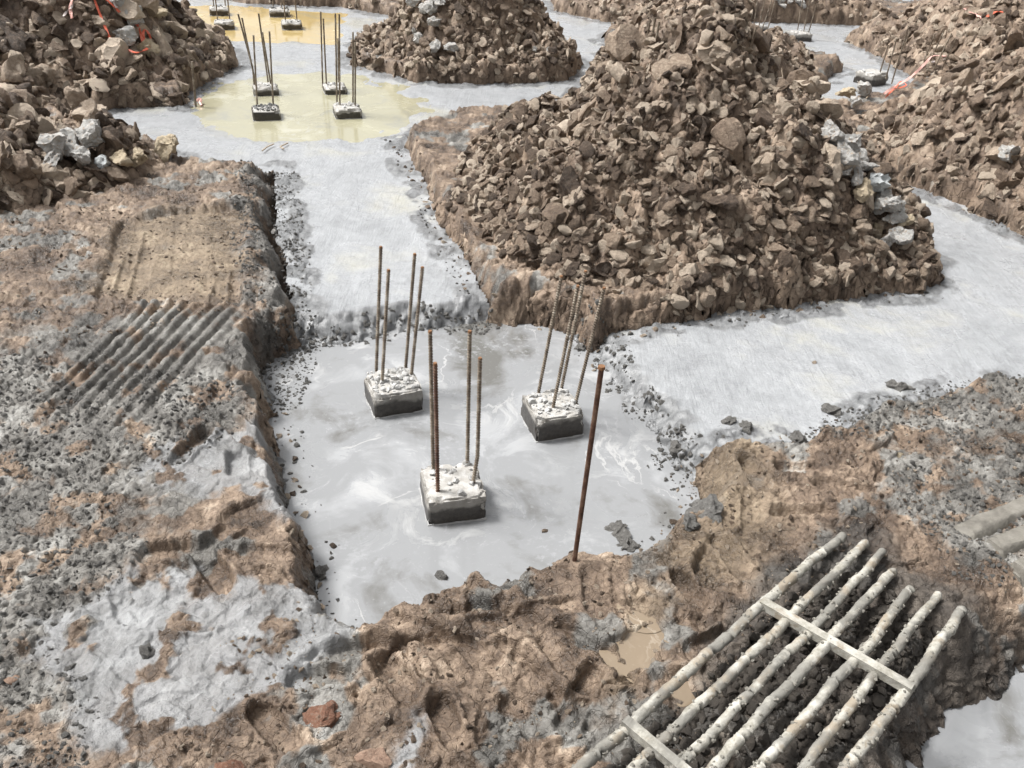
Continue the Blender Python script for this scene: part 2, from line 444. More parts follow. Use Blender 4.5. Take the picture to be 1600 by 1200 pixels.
def mat_ground():
    m, nt, p = newmat('mud'); b = NB(nt)
    co = b.coord(); A = b.sep(b.attr('cover')); B = b.sep(b.attr('tint'))
    n1 = b.noise(co, 3.5, 6, .65); n2 = b.noise(co, 22, 6, .7); n3 = b.noise(co, 120, 4, .7)
    f = b.math('ADD', b.math('MULTIPLY', n2, .62), b.math('ADD', b.math('MULTIPLY', B[1], .34), b.math('MULTIPLY', b.math('SUBTRACT', n1, .5), 1.5)))
    f = b.math('ADD', f, b.math('MULTIPLY', b.math('SUBTRACT', n3, .5), .35))
    f = b.math('SUBTRACT', f, .045)
    clay = b.ramp(f, CLAY)
    tanc = b.ramp(f, [(.15, (.10, .074, .050)), (.5, (.23, .176, .120)), (.8, (.38, .31, .222)), (1., (.47, .395, .30))])
    greyc = b.ramp(f, [(.12, (.062, .058, .052)), (.45, (.175, .166, .150)), (.72, (.33, .322, .300)), (1., (.44, .432, .41))])
    slur = b.ramp(b.noise(co, 6, 6, .65), [(.32, (.15, .15, .147)), (.5, (.25, .252, .253)), (.66, (.34, .345, .348))])
    darkc = b.ramp(f, [(.2, (.030, .027, .024)), (.6, (.085, .076, .066)), (1., (.16, .145, .125))])
    cfac = b.map(b.math('ADD', A[0], b.math('ADD', b.math('MULTIPLY', b.math('SUBTRACT', n2, .5), .9), b.math('MULTIPLY', b.math('SUBTRACT', b.noise(co, 8, 5, .65), .5), .8))), .18, .82)
    c = b.mix(B[0], clay, tanc)
    c = b.mix(cfac, c, greyc)
    c = b.mix(b.map(b.math('ADD', A[2], b.math('MULTIPLY', b.math('SUBTRACT', n2, .5), .6)), .3, .8, 0, .85), c, darkc)
    c = b.mix(b.map(b.math('ADD', A[1], b.math('ADD', b.math('MULTIPLY', b.math('SUBTRACT', n2, .5), 1.0), b.math('MULTIPLY', b.math('SUBTRACT', n1, .5), .9))), .25, .80, 0, .93), c, slur)
    b.L.new(c, p.inputs['Base Color'])
    rr = b.math('SUBTRACT', b.map(n1, .36, .60, .22, .66), b.math('MULTIPLY', A[1], .16))
    b.L.new(rr, p.inputs['Roughness'])
    h = b.math('ADD', b.math('MULTIPLY', n2, .016), b.math('MULTIPLY', n3, .0045))
    h = b.math('ADD', h, b.math('MULTIPLY', b.noise(co, 48, 5, .7, .6), .007))
    cr = b.vor(b.mix(.06, co, b.noise(co, 9, 3)), 26, 'DISTANCE_TO_EDGE')
    h = b.math('ADD', h, b.math('MULTIPLY', b.math('MULTIPLY', b.map(cr, 0, .05), b.math('SUBTRACT', 1.0, A[1])), .003))
    b.L.new(b.bump(h, .9, 1.0), p.inputs['Normal'])
    p.inputs['Specular IOR Level'].default_value = .45

def mat_clay(name, lighten=0.0, cracks=True, ramp=CLAY, tintattr=True, var=.45):
    m, nt, p = newmat(name); b = NB(nt)
    co = b.coord()
    oi = b.n('ShaderNodeObjectInfo')
    if tintattr: tone = b.sep(b.attr('tint'))[1]
    else: tone = oi.outputs['Random']
    rnd = b.math('MULTIPLY', oi.outputs['Random'], 37.0)
    n1 = b.noise(co, 5, 5, .6, w=rnd); n2 = b.noise(co, 28, 6, .7, w=rnd); n3 = b.noise(co, 140, 4, .7)
    f = b.math('ADD', b.math('MULTIPLY', n2, .50), b.math('ADD', b.math('MULTIPLY', tone, var), b.math('MULTIPLY', b.math('SUBTRACT', n1, .5), .7)))
    f = b.math('ADD', f, b.math('MULTIPLY', b.math('SUBTRACT', n3, .5), .25))
    f = b.math('ADD', f, lighten)
    c = b.ramp(f, ramp)
    # dried pale skin with a shape of its own
    skin = b.map(b.noise(co, 9, 4, .55, .5, w=rnd), .52, .62, 0, .45)
    c = b.mix(skin, c, b.mix(.5, c, (.36, .27, .20)))
    b.L.new(c, p.inputs['Base Color'])
    p.inputs['Roughness'].default_value = .62
    p.inputs['Specular IOR Level'].default_value = .4
    h = b.math('ADD', b.math('MULTIPLY', n2, .009), b.math('MULTIPLY', n3, .003))
    h = b.math('ADD', h, b.math('MULTIPLY', b.noise(co, 7, 5, .65, .4, w=rnd), .035 if not tintattr else .012))
    if cracks:
        wv = b.mix(.10, co, b.n('ShaderNodeTexNoise').outputs['Color'])
        cr = b.vor(wv, 13, 'DISTANCE_TO_EDGE')
        h = b.math('ADD', h, b.math('MULTIPLY', b.map(cr, 0, .035), .006))
    b.L.new(b.bump(h, .9, 1.0), p.inputs['Normal'])
    return m

def mat_concrete():
    m, nt, p = newmat('fresh_concrete'); b = NB(nt)
    co = b.coord(); A = b.sep(b.attr('cover'))
    n1 = b.noise(co, 1.6, 6, .6, .4); n2 = b.noise(co, 14, 6, .7); n3 = b.noise(co, 90, 5, .75)
    st = b.n('ShaderNodeMapping'); st.inputs['Rotation'].default_value = (0, 0, R(17)); st.inputs['Scale'].default_value = (26, 3.2, 1)
    b.L.new(co, st.inputs[0]); streak = b.noise(st.outputs[0], 1.0, 5, .6, 1.6)
    f = b.math('ADD', b.math('MULTIPLY', n1, .45), b.math('ADD', b.math('MULTIPLY', n2, .30), b.math('MULTIPLY', n3, .30)))
    c = b.ramp(f, [(.34, (.15, .152, .155)), (.45, (.255, .263, .272)), (.55, (.325, .334, .344)), (.66, (.395, .403, .411))])
    c = b.mix(b.map(n1, .52, .72, 0, .35), c, (.40, .37, .24))
    spk = b.map(b.vor(co, 38, 'F1'), .10, .05)
    keep = b.map(b.noise(co, 5, 3), .50, .62)
    c = b.mix(b.math('MULTIPLY', b.math('MULTIPLY', spk, keep), .75), c, (.11, .095, .08))
    c = b.mix(b.map(b.noise(st.outputs[0], 1.6, 5, .7, 1.2), .60, .70, 0, .45), c, (.16, .155, .15))
    gc = b.ramp(n2, [(.3, (.10, .103, .105)), (.7, (.25, .254, .258))])
    c = b.mix(b.map(b.math('ADD', A[0], b.math('MULTIPLY', b.math('SUBTRACT', n2, .5), .7)), .15, .45), c, gc)
    b.L.new(c, p.inputs['Base Color'])
    b.L.new(b.map(n1, .38, .62, .45, .16), p.inputs['Roughness'])
    h = b.math('ADD', b.math('MULTIPLY', n2, .007), b.math('ADD', b.math('MULTIPLY', n3, .0035), b.math('MULTIPLY', streak, .006)))
    b.L.new(b.bump(h, .8, 1.0), p.inputs['Normal'])

def mat_water(name, base, pale, scum, rough=(.10, .28), scumcut=(.54, .66), depth=(.2, .2, .2), yellow=None):
    m, nt, p = newmat(name); b = NB(nt)
    co = b.coord()
    warp = b.n('ShaderNodeTexNoise'); warp.inputs['Scale'].default_value = 2.4; warp.inputs['Detail'].default_value = 3
    b.L.new(co, warp.inputs['Vector'])
    wv = b.mix(.14, co, warp.outputs['Color'])
    n1 = b.noise(wv, 1.5, 7, .58, .7); n2 = b.noise(wv, 4, 7, .62, .8); n3 = b.noise(co, 60, 4, .7)
    c = b.ramp(b.math('ADD', b.math('MULTIPLY', n1, .65), b.math('MULTIPLY', n2, .35)), [(.38, depth), (.47, base), (.52, base), (.58, pale)])
    edge = b.math('ABSOLUTE', b.math('SUBTRACT', n1, .51))
    line = b.math('MULTIPLY', b.map(edge, .010, .001), b.map(b.noise(co, 1.7, 2), .52, .60))
    c = b.mix(b.math('MULTIPLY', line, .75), c, scum)
    film = b.map(n2, scumcut[0], scumcut[1], 0, .6)
    film = b.math('MULTIPLY', film, b.map(b.noise(co, 1.3, 3), .42, .58))
    c = b.mix(film, c, scum)
    c = b.mix(b.map(n3, .58, .70, 0, .25), c, scum)
    flake = b.map(b.vor(wv, 9, 'DISTANCE_TO_EDGE'), .03, .0)
    c = b.mix(b.math('MULTIPLY', flake, b.map(b.noise(co, 2.1, 4), .50, .60, 0, .10)), c, scum)
    grit = b.math('MULTIPLY', b.map(b.noise(co, 26, 5, .7), .52, .60), b.map(b.noise(co, 1.1, 3), .50, .58, 0, .55))
    c = b.mix(grit, c, pale)
    b.L.new(c, p.inputs['Base Color'])
    rg = b.math('ADD', b.math('MULTIPLY', film, .4), rough[0])
    b.L.new(b.math('ADD', rg, b.math('MULTIPLY', b.map(n2, .4, .6), rough[1] - rough[0])), p.inputs['Roughness'])
    h = b.math('ADD', b.math('MULTIPLY', film, .002), b.math('MULTIPLY', b.math('MULTIPLY', n3, film), .003))
    h = b.math('ADD', h, b.math('MULTIPLY', b.noise(co, 5, 2), .0012))
    b.L.new(b.bump(h, .7, 1.0), p.inputs['Normal'])
    p.inputs['IOR'].default_value = 1.40; p.inputs['Coat Weight'].default_value = .5; p.inputs['Coat Roughness'].default_value = .04
    return m

def mat_simple(name, stops, scale=30, rough=.6, bump=.003, metallic=0, detail=6, extra=None):
    m, nt, p = newmat(name); b = NB(nt)
    co = b.coord(); oi = b.n('ShaderNodeObjectInfo')
    w = b.math('MULTIPLY', oi.outputs['Random'], 23.0)
    n1 = b.noise(co, scale, detail, .65, w=w); n2 = b.noise(co, scale * 5, 4, .7, w=w)
    f = b.math('ADD', b.math('MULTIPLY', n1, .7), b.math('MULTIPLY', n2, .3))
    c = b.ramp(f, stops)
    if extra: c = extra(b, co, c, w, p)
    b.L.new(c, p.inputs['Base Color'])
    p.inputs['Roughness'].default_value = rough; p.inputs['Metallic'].default_value = metallic
    h = b.math('ADD', b.math('MULTIPLY', n1, bump), b.math('MULTIPLY', n2, bump * .5))
    b.L.new(b.bump(h, .9, 1.0), p.inputs['Normal'])
    return m

mat_ground()
mat_clay('clay_heap', -.06, var=.6)
mat_clay('clay_clod', -.05, tintattr=False, var=.85)
mat_clay('clay_bits', -.08, var=.6, cracks=False, tintattr=True)
mat_concrete()
mat_water('cement_water', (.240, .245, .250), (.315, .321, .328), (.42, .42, .415), depth=(.125, .122, .113))
mat_water('yellow_water', (.33, .312, .215), (.37, .352, .245), (.42, .415, .36), rough=(.12, .3), depth=(.23, .23, .20))
mat_water('ochre_water', (.46, .345, .15), (.50, .385, .18), (.52, .44, .29), rough=(.10, .22), depth=(.40, .33, .19))
mat_water('brown_water', (.215, .168, .118), (.26, .205, .148), (.33, .28, .22), rough=(.05, .12), depth=(.17, .13, .09))
mat_simple('grey_lump', [(.3, (.070, .067, .062)), (.5, (.155, .149, .138)), (.75, (.30, .292, .275))], 6, .5, .02)
mat_simple('lime_stone', [(.25, (.25, .235, .205)), (.45, (.44, .43, .405)), (.6, (.54, .53, .51)), (.8, (.62, .615, .60))], 5, .8, .03,
           extra=lambda b, co, c, w, p: b.mix(b.map(b.noise(co, 6, 4, .6, .5, w=w), .53, .64, 0, .7), c, (.34, .245, .165)))
mat_simple('cream_stone', [(.25, (.33, .25, .16)), (.5, (.52, .43, .30)), (.75, (.60, .53, .42))], 5, .8, .03)
mat_simple('blue_stone', [(.25, (.20, .21, .21)), (.5, (.40, .42, .42)), (.75, (.60, .62, .62))], 14, .6, .006)
mat_simple('brick_red', [(.35, (.10, .065, .045)), (.5, (.22, .10, .06)), (.62, (.26, .19, .14))], 5, .8, .02)
mat_simple('brick_pale', [(.3, (.22, .14, .10)), (.5, (.38, .25, .18)), (.7, (.46, .34, .26))], 5, .8, .02)
mat_simple('rebar_steel', [(.34, (.05, .036, .026)), (.48, (.15, .115, .082)), (.56, (.26, .22, .17)), (.66, (.42, .39, .34))], 22, .6, .0008, .15)
mat_simple('rust', [(.36, (.035, .017, .011)), (.5, (.095, .045, .028)), (.62, (.19, .12, .08))], 18, .75, .001, .1)
mat_simple('rust_bright', [(.3, (.12, .05, .02)), (.7, (.28, .15, .07))], 60, .8, .001)
mat_simple('tape_red', [(.3, (.55, .085, .04)), (.7, (.80, .20, .12))], 20, .45, .0005)
mat_simple('tape_white', [(.3, (.55, .45, .42)), (.7, (.80, .76, .73))], 20, .45, .0005)
mat_simple('tape_pink', [(.3, (.62, .30, .25)), (.7, (.80, .52, .46))], 20, .45, .0005)
mat_simple('muddy_wood', [(.3, (.085, .078, .066)), (.5, (.17, .158, .135)), (.75, (.26, .245, .215))], 12, .6, .008)
mat_simple('dry_twig', [(.25, (.20, .15, .10)), (.75, (.48, .40, .30))], 40, .7, .002)

def pile_extra(b, co, c, w, p):
    g = b.sep(b.attr('cover'))
    c = b.mix(b.math('MULTIPLY', g[1], .62), c, (.17, .158, .138))
    wet = b.map(b.math('ADD', g[0], b.math('MULTIPLY', b.math('SUBTRACT', b.noise(co, 9, 5, w=w), .5), 1.1)), .38, .62)
    c2 = b.mix(wet, c, b.ramp(b.noise(co, 50, 4), [(.3, (.020, .017, .014)), (.7, (.060, .052, .044))]))
    b.L.new(b.map(wet, 0, 1, .75, .35), p.inputs['Roughness'])
    return c2
mat_simple('pile_concrete', [(.28, (.18, .165, .145)), (.46, (.34, .325, .30)), (.6, (.48, .47, .45)), (.8, (.58, .575, .56))], 26, .7, .004, extra=pile_extra)
mat_simple('slurry_skin', [(.3, (.22, .22, .215)), (.7, (.42, .42, .415))], 12, .4, .002)
mat_simple('pile_rubble', [(.28, (.22, .215, .20)), (.5, (.50, .495, .48)), (.75, (.68, .675, .66))], 40, .8, .003)
mat_simple('pile_rubble_dark', [(.28, (.05, .05, .048)), (.5, (.16, .16, .155)), (.75, (.36, .36, .35))], 40, .8, .003)

def coat_extra(b, co, c, w, p):
    br = b.map(b.noise(co, 9, 5, .65, .6, w=w), .50, .60, 0, .8)
    c = b.mix(br, c, (.25, .205, .15))
    gr = b.map(b.noise(co, 5, 5, .6, .3, w=w), .47, .57, 0, .85)
    return b.mix(gr, c, (.17, .163, .145))
mat_simple('cement_coat', [(.28, (.12, .108, .088)), (.42, (.27, .255, .215)), (.56, (.42, .405, .36)), (.8, (.54, .53, .50))], 26, .75, .004, extra=coat_extra)

# ------------------------------------------------------------------ mesh helpers
def mesh_np(name, V, Fq, attrs=None, smooth=True):
    """V (n,3), Fq (m,4) or (m,3) index arrays"""
    me = bpy.data.meshes.new(name)
    k = Fq.shape[1]
    me.vertices.add(len(V)); me.vertices.foreach_set('co', np.asarray(V, np.float32).ravel())
    me.loops.add(Fq.size); me.loops.foreach_set('vertex_index', Fq.astype(np.int32).ravel())
    me.polygons.add(len(Fq)); me.polygons.foreach_set('loop_start', np.arange(0, Fq.size, k, dtype=np.int32))
    if smooth: me.polygons.foreach_set('use_smooth', np.ones(len(Fq), bool))
    me.update(calc_edges=True)
    for an, arr in (attrs or {}).items():
        a = me.color_attributes.new(an, 'FLOAT_COLOR', 'POINT')
        a.data.foreach_set('color', np.asarray(arr, np.float32).ravel())
    return me

def link(name, me, mat, parent=None):
    o = bpy.data.objects.new(name, me); col.objects.link(o)
    if mat is not None and not me.materials: me.materials.append(MATS[mat])
    if parent is not None: o.parent = parent
    return o

def tag(o, label=None, cat=None, group=None, kind=None):
    if label: o['label'] = label
    if cat: o['category'] = cat
    if group: o['group'] = group
    if kind: o['kind'] = kind
    return o

def empty(name, loc=(0, 0, 0), rz=0):
    o = bpy.data.objects.new(name, None); col.objects.link(o)
    o.location = loc; o.rotation_euler = (0, 0, rz); o.empty_display_size = .05
    return o

def gridmesh(X, Y, Z, keep, attrs):
    ny, nx = X.shape
    idx = np.arange(ny * nx).reshape(ny, nx)
    q = np.stack([idx[:-1, :-1], idx[:-1, 1:], idx[1:, 1:], idx[1:, :-1]], -1).reshape(-1, 4)
    k = keep.ravel()
    q = q[k[q].any(axis=1)]
    used = np.zeros(ny * nx, bool); used[q.ravel()] = True
    remap = np.cumsum(used) - 1
    V = np.stack([X.ravel(), Y.ravel(), Z.ravel()], 1)[used]
    return V, remap[q], {n: a.reshape(-1, 4)[used] for n, a in attrs.items()}

def rgba(*c):
    n = c[0].shape
    c = [np.broadcast_to(x, n) for x in c] + [np.ones(n)] * (4 - len(c))
    return np.stack(c, -1)

def jitter(X, Y, Z, amt):
    """crumble a surface sideways as well, so that banks are broken rather than fluted"""
    dx = 0; dy = 0; dz = 0
    for s_, a in ((.085, .022), (.036, .011), (.016, .004)):
        dx = dx + a * gn((X + 1.9 * Z) / s_, (Y - 2.3 * Z) / s_, 811) + a * .6 * gn((X - 2.7 * Z) / s_, (Y + 1.3 * Z) / s_, 812)
        dy = dy + a * gn((X - 2.1 * Z) / s_, (Y + 2.6 * Z) / s_, 813) + a * .6 * gn((X + 1.1 * Z) / s_, (Y + 2.9 * Z) / s_, 814)
        dz = dz + a * .35 * gn((X + 1.3 * Z) / s_, (Y + 1.7 * Z) / s_, 815)
    return X + dx * amt, Y + dy * amt, Z + dz * amt

def lod(nrow, ncol, y0=.9, y1=19.):
    # rows get wider apart with distance from the middle of the work area
    g = lambda y: np.arctan(y / 2.45)
    ys = 2.45 * np.tan(np.linspace(g(y0), g(y1), nrow))
    ss = np.linspace(-1, 1, ncol)
    return ys, ss

def outer(ys, ss):
    ys = np.concatenate([[-40, -15, -6, -3, -1, 0, .5], ys, [20.5, 23, 27, 35, 60, 150, 500]])
    so = np.array([1.15, 1.5, 2.2, 4, 10, 40])
    ss = np.concatenate([-so[::-1], ss, so])
    return ys, ss

# ------------------------------------------------------------------ ground sheet
ys, ss = outer(*lod(900, 960))
w = .70 * np.sqrt(np.clip(ys, 0, 30) ** 2 + 6) + .35
X = (ss[None, :] * w[:, None]).astype(np.float32); Y = np.repeat(ys[:, None], len(ss), 1).astype(np.float32)
gz, grey, slurry, dark, tan, tone, gu, gdr, groove = ground(X, Y)
hide = np.zeros(X.shape, bool)
mtop = np.full(X.shape, -9., np.float32)
for M in MOUNDS:
    a, b = M.local(X, Y)
    m = (a * a + b * b) < 2.2
    bz = M.base(X[m], Y[m], gu[m])
    hide[m] |= (bz > .16) & (gu[m] > .12)
keep = ~hide & ~(gu < -.10) & ~(gdr < -.15)
jx, jy, jz = jitter(X, Y, gz, (.22 * (1 - np.clip(slurry + .4 * tan + groove, 0, 1)) + 1.0 * sm(.14, .02, np.minimum(gu, gdr * .5))) * sm(-.3, .0, gu))
V, Q, at_ = gridmesh(jx, jy, jz, keep, {'cover': rgba(grey, slurry, dark), 'tint': rgba(tan, tone, 0 * tan)})
g = link('ground', mesh_np('ground', V, Q, at_), 'mud'); tag(g, kind='structure')
tris = len(Q) * 2

# ------------------------------------------------------------------ concrete beds
def bed_height(X, Y):
    u, dp, dr = plan(X, Y)
    n2 = fbm(X, Y, .28, 4, 402)
    z = .10 + .010 * fbm(X, Y, .9, 3, 401) + .005 * n2 + .0045 * ridged(X, Y, .05, 4, 403) + .004 * ridged(X, Y, .22, 4, 407)
    rb, _ = rubble(X, Y, .035, 404); rc, _ = rubble(X, Y, .07, 405)
    e = sm(-.17, -.02, u + .05 * n2)                      # crumbs along the banks
    step = sm(.26, .06, dp + .07 * n2) * sm(-.06, .0, dp)
    lum = np.clip(np.maximum(e * sm(-.35, .5, n2 + .15), step), 0, 1)
    z = z + lum * (.45 * rb + .35 * rc + .004)
    c = sm(-.03, .20, dp + .03 * n2 + .5 * rc * lum)
    z = -.05 + (z + .05) * c
    for P, dz in ((MID, .022), (FAR, .03)):
        d = psdf(X + .10 * n2, Y + .10 * fbm(X, Y, .4, 3, 406), P)
        z = z - dz * sm(.12, -.18, d)
    z = np.where(psdf(X, Y, TR_C) < .2, z - .03, z)
    return z, lum, u

ys2, ss2 = lod(620, 640, .9, 18)
w = .70 * np.sqrt(ys2 ** 2 + 6) + .5
X = (ss2[None, :] * w[:, None]).astype(np.float32); Y = np.repeat(ys2[:, None], len(ss2), 1).astype(np.float32)
cz, lum, cu = bed_height(X, Y)
jx, jy, jz = jitter(X, Y, cz, lum * .8)
V, Q, at_ = gridmesh(jx, jy, jz, cu < .07, {'cover': rgba(lum, 0 * lum, 0 * lum)})
o = link('concrete_floor', mesh_np('concrete_floor', V, Q, at_), 'fresh_concrete'); tag(o, kind='structure'); tris += len(Q) * 2

def sheet(name, mat, P, z, grow=.25):
    c = P.mean(0); D = P - c
    r = np.linalg.norm(D, axis=1, keepdims=True); D = D * (r + grow) / r
    bm = bmesh.new()
    vs = [bm.verts.new((D[i, 0] + c[0], D[i, 1] + c[1], z)) for i in range(len(P))]
    bm.faces.new(vs); bmesh.ops.triangulate(bm, faces=bm.faces)
    me = bpy.data.meshes.new(name); bm.to_mesh(me); bm.free()
    if me.polygons[0].normal.z < 0: me.flip_normals()
    return tag(link(name, me, mat), kind='structure')
def hull_rect(P):
    a, b = P.min(0), P.max(0)
    return np.array([(a[0], a[1]), (b[0], a[1]), (b[0], b[1]), (a[0], b[1])])
sheet('water', 'cement_water', hull_rect(PIT), 0.0, .05)
sheet('water', 'yellow_water', hull_rect(MID), .0925, .15)
sheet('water', 'ochre_water', hull_rect(FAR), .088, .15)
sheet('water', 'ochre_water', hull_rect(TR_C), .09, .1)
sheet('water', 'cement_water', hull_rect(PIT_R), 0.0, .1)
for (pu, pv, r0, dz) in PUDDLES:
    if dz <= 0: continue
    P = at(pu, pv, .3)
    th = np.linspace(0, 2 * np.pi, 20, endpoint=False)
    ring = np.stack([P[0] + np.cos(th) * r0 * 1.9, P[1] + np.sin(th) * r0 * 1.9], 1)
    n1 = float(fbm(np.array([P[0]]), np.array([P[1]]), 1.1, 3, 1)[0])
    sheet('puddle', 'brown_water', ring, GROUND_Z + .03 * n1 - dz * .82, 0)

# ------------------------------------------------------------------ surface lookup for resting things
def terrain(X, Y):
    X = np.asarray(X, np.float32); Y = np.asarray(Y, np.float32)
    gz = ground(X, Y)[0]; u = plan(X, Y)[0]
    z = np.maximum(gz, np.where(u < .1, bed_height(X, Y)[0], -1))
    z = np.maximum(z, np.where(psdf(X, Y, PIT) < .1, 0, -1))
    for M in MOUNDS:
        a, b = M.local(X, Y); m = (a * a + b * b) < 2.2
        if m.any():
            z[m] = np.maximum(z[m], mound_height(M, X[m], Y[m], u[m])[0])
    return z

def surf(pix):
    """where the sight lines through the given photo pixels meet the terrain: array of points"""
    D = np.array([ray(u, v) for u, v in pix])
    t0 = (CAM_H - 1.9) / -D[:, 2]; t1 = (CAM_H + .1) / -D[:, 2]
    t0 = np.where(D[:, 2] < 0, t0, 2.0); t1 = np.where(D[:, 2] < 0, t1, 30.)
    S = np.linspace(0, 1, 260)[None, :]
    T = t0[:, None] + (t1 - t0)[:, None] * S
    Xs, Ys, Zs = D[:, 0, None] * T, D[:, 1, None] * T, CAM_H + D[:, 2, None] * T
    H = terrain(Xs.ravel(), Ys.ravel()).reshape(Xs.shape)
    hit = (Zs <= H)
    k = np.where(hit.any(1), hit.argmax(1), S.shape[1] - 1)
    i = np.arange(len(D))
    return np.stack([Xs[i, k], Ys[i, k], np.maximum(H[i, k], 0)], 1)

# ------------------------------------------------------------------ clods
def ico(sub):
    bm = bmesh.new(); bmesh.ops.create_icosphere(bm, subdivisions=sub, radius=1)
    bm.verts.ensure_lookup_table()
    V = np.array([v.co[:] for v in bm.verts]); T = np.array([[v.index for v in f.verts] for f in bm.faces]); bm.free()
    return V, T
ICO = {s: ico(s) for s in (1, 2, 3, 4)}

def clod_verts(sub, r, planes=9, flat=.6, rough=.05, lo=.42, hi=.85, crack=.0, scoop=0):
    V, T = ICO[sub]; V = V.copy()
    for _ in range(2):
        pass
    N = r.normal(size=(planes, 3)); N /= np.linalg.norm(N, axis=1, keepdims=True)
    D = r.uniform(lo, hi, planes)
    for _ in range(3):
        for n, d in zip(N, D):
            t = V @ n - d
            V -= np.clip(t, 0, None)[:, None] * n
    for k in range(scoop):                                 # shell-shaped breaks
        n = r.normal(size=3); n /= np.linalg.norm(n); c = n * 1.55; rad = 1.55 - r.uniform(.35, .6)
        w = V - c; L = np.linalg.norm(w, axis=1); m = L < rad
        V[m] = c + w[m] / L[m][:, None] * rad
    V *= np.array([1, r.uniform(.65, .95), flat * r.uniform(.75, 1.25)])
    if rough > 0:
        o = Vector(r.uniform(-50, 50, 3))
        for i in range(len(V)):
            p = Vector(V[i])
            k = mn.noise(p * 2.3 + o) * rough + mn.noise(p * 5.5 + o) * rough * .6 + (abs(mn.noise(p * 9 - o)) - .2) * rough * .6
            if crack:
                q = abs(mn.noise(p * 1.7 - o)); k -= crack * max(0, 1 - q / .05)
            V[i] += np.array(p.normalized()) * k
    return V, T

def clod_mesh(name, mat, sub=3, seed=0, **k):
    V, T = clod_verts(sub, np.random.default_rng(seed), **k)
    me = mesh_np(name, V, T); me.set_sharp_from_angle(angle=R(32)); me.materials.append(MATS[mat])
    return me

CLODS = [clod_mesh('clod', 'clay_clod', 3, 100 + i, planes=7 + i % 5, lo=.28, hi=.78, flat=(.38, .62, .46, .8)[i % 4], rough=.13, crack=(.0, .12)[i % 2], scoop=1 + i % 3) for i in range(18)]

def normal_at(X, Y, h=.04, fn=None):
    fn = fn or terrain
    z0 = fn(X, Y); zx = fn(X + h, Y); zy = fn(X, Y + h)
    n = np.stack([-(zx - z0) / h, -(zy - z0) / h, np.ones_like(z0)], 1)
    return z0, n / np.linalg.norm(n, axis=1, keepdims=True)

def rot_from(n, r, wob=.35):
    n = Vector(n) + Vector(r.normal(size=3) * wob); n.normalize()
    q = n.to_track_quat('Z', 'Y') @ Matrix.Rotation(r.uniform(0, 6.28), 3, 'Z').to_quaternion()
    return q


def shape_set(name, mat, n, sub, seed, **k):
    c = bpy.data.collections.new(name)          # source shapes, not linked to the scene
    for i in range(n):
        kk = dict(k)
        me = clod_mesh(name, mat, sub, seed + i, planes=6 + i % 5, flat=(.45, .7, .38, .85)[i % 4], **kk)
        o = bpy.data.objects.new(name, me); c.objects.link(o)
    return c
SHAPES = {}
def shapes(mat):
    if mat not in SHAPES:
        if mat == 'clay_clod':
            SHAPES[mat] = shape_set('clay_lump', mat, 14, 3, 700, lo=.30, hi=.8, rough=.13, crack=.05, scoop=1)
        else:
            SHAPES[mat] = shape_set(mat + '_lump', mat, 9, 2, 760, lo=.32, hi=.8, rough=.16)
    return SHAPES[mat]
_GN = {}
def inst_tree(coll):
    if coll.name in _GN: return _GN[coll.name]
    nt = bpy.data.node_groups.new('scatter', 'GeometryNodeTree')
    nt.interface.new_socket('Geometry', in_out='INPUT', socket_type='NodeSocketGeometry')
    nt.interface.new_socket('Geometry', in_out='OUTPUT', socket_type='NodeSocketGeometry')
    N, L = nt.nodes, nt.links
    gi, go = N.new('NodeGroupInput'), N.new('NodeGroupOutput')
    ci = N.new('GeometryNodeCollectionInfo'); ci.inputs['Collection'].default_value = coll
    ci.inputs['Separate Children'].default_value = True; ci.inputs['Reset Children'].default_value = True
    ip = N.new('GeometryNodeInstanceOnPoints'); ip.inputs['Pick Instance'].default_value = True
    def na(nm, t):
        o = N.new('GeometryNodeInputNamedAttribute'); o.data_type = t; o.inputs['Name'].default_value = nm; return o.outputs['Attribute']
    L.new(gi.outputs[0], ip.inputs['Points']); L.new(ci.outputs[0], ip.inputs['Instance'])
    L.new(na('which', 'INT'), ip.inputs['Instance Index'])
    L.new(na('turn', 'QUATERNION'), ip.inputs['Rotation'])
    L.new(na('size', 'FLOAT'), ip.inputs['Scale'])
    L.new(ip.outputs[0], go.inputs[0])
    _GN[coll.name] = nt
    return nt

def scatter_mesh(name, P, Nn, S, r, mat, parent=None, wob=.45):
    """many small lumps as one object of stuff (instanced on points)"""
    coll = shapes(mat)
    n = len(P)
    me = bpy.data.meshes.new(name); me.vertices.add(n)
    me.vertices.foreach_set('co', np.asarray(P, np.float32).ravel())
    q = np.array([rot_from(Nn[i], r, wob)[:] for i in range(n)], np.float32)
    a = me.attributes.new('turn', 'QUATERNION', 'POINT'); a.data.foreach_set('value', q.ravel())
    a = me.attributes.new('size', 'FLOAT', 'POINT'); a.data.foreach_set('value', np.asarray(S, np.float32))
    a = me.attributes.new('which', 'INT', 'POINT'); a.data.foreach_set('value', r.integers(0, len(coll.objects), n).astype(np.int32))
    o = link(name, me, None, parent)
    md = o.modifiers.new('scatter', 'NODES'); md.node_group = inst_tree(coll)
    return tag(o, kind='stuff')

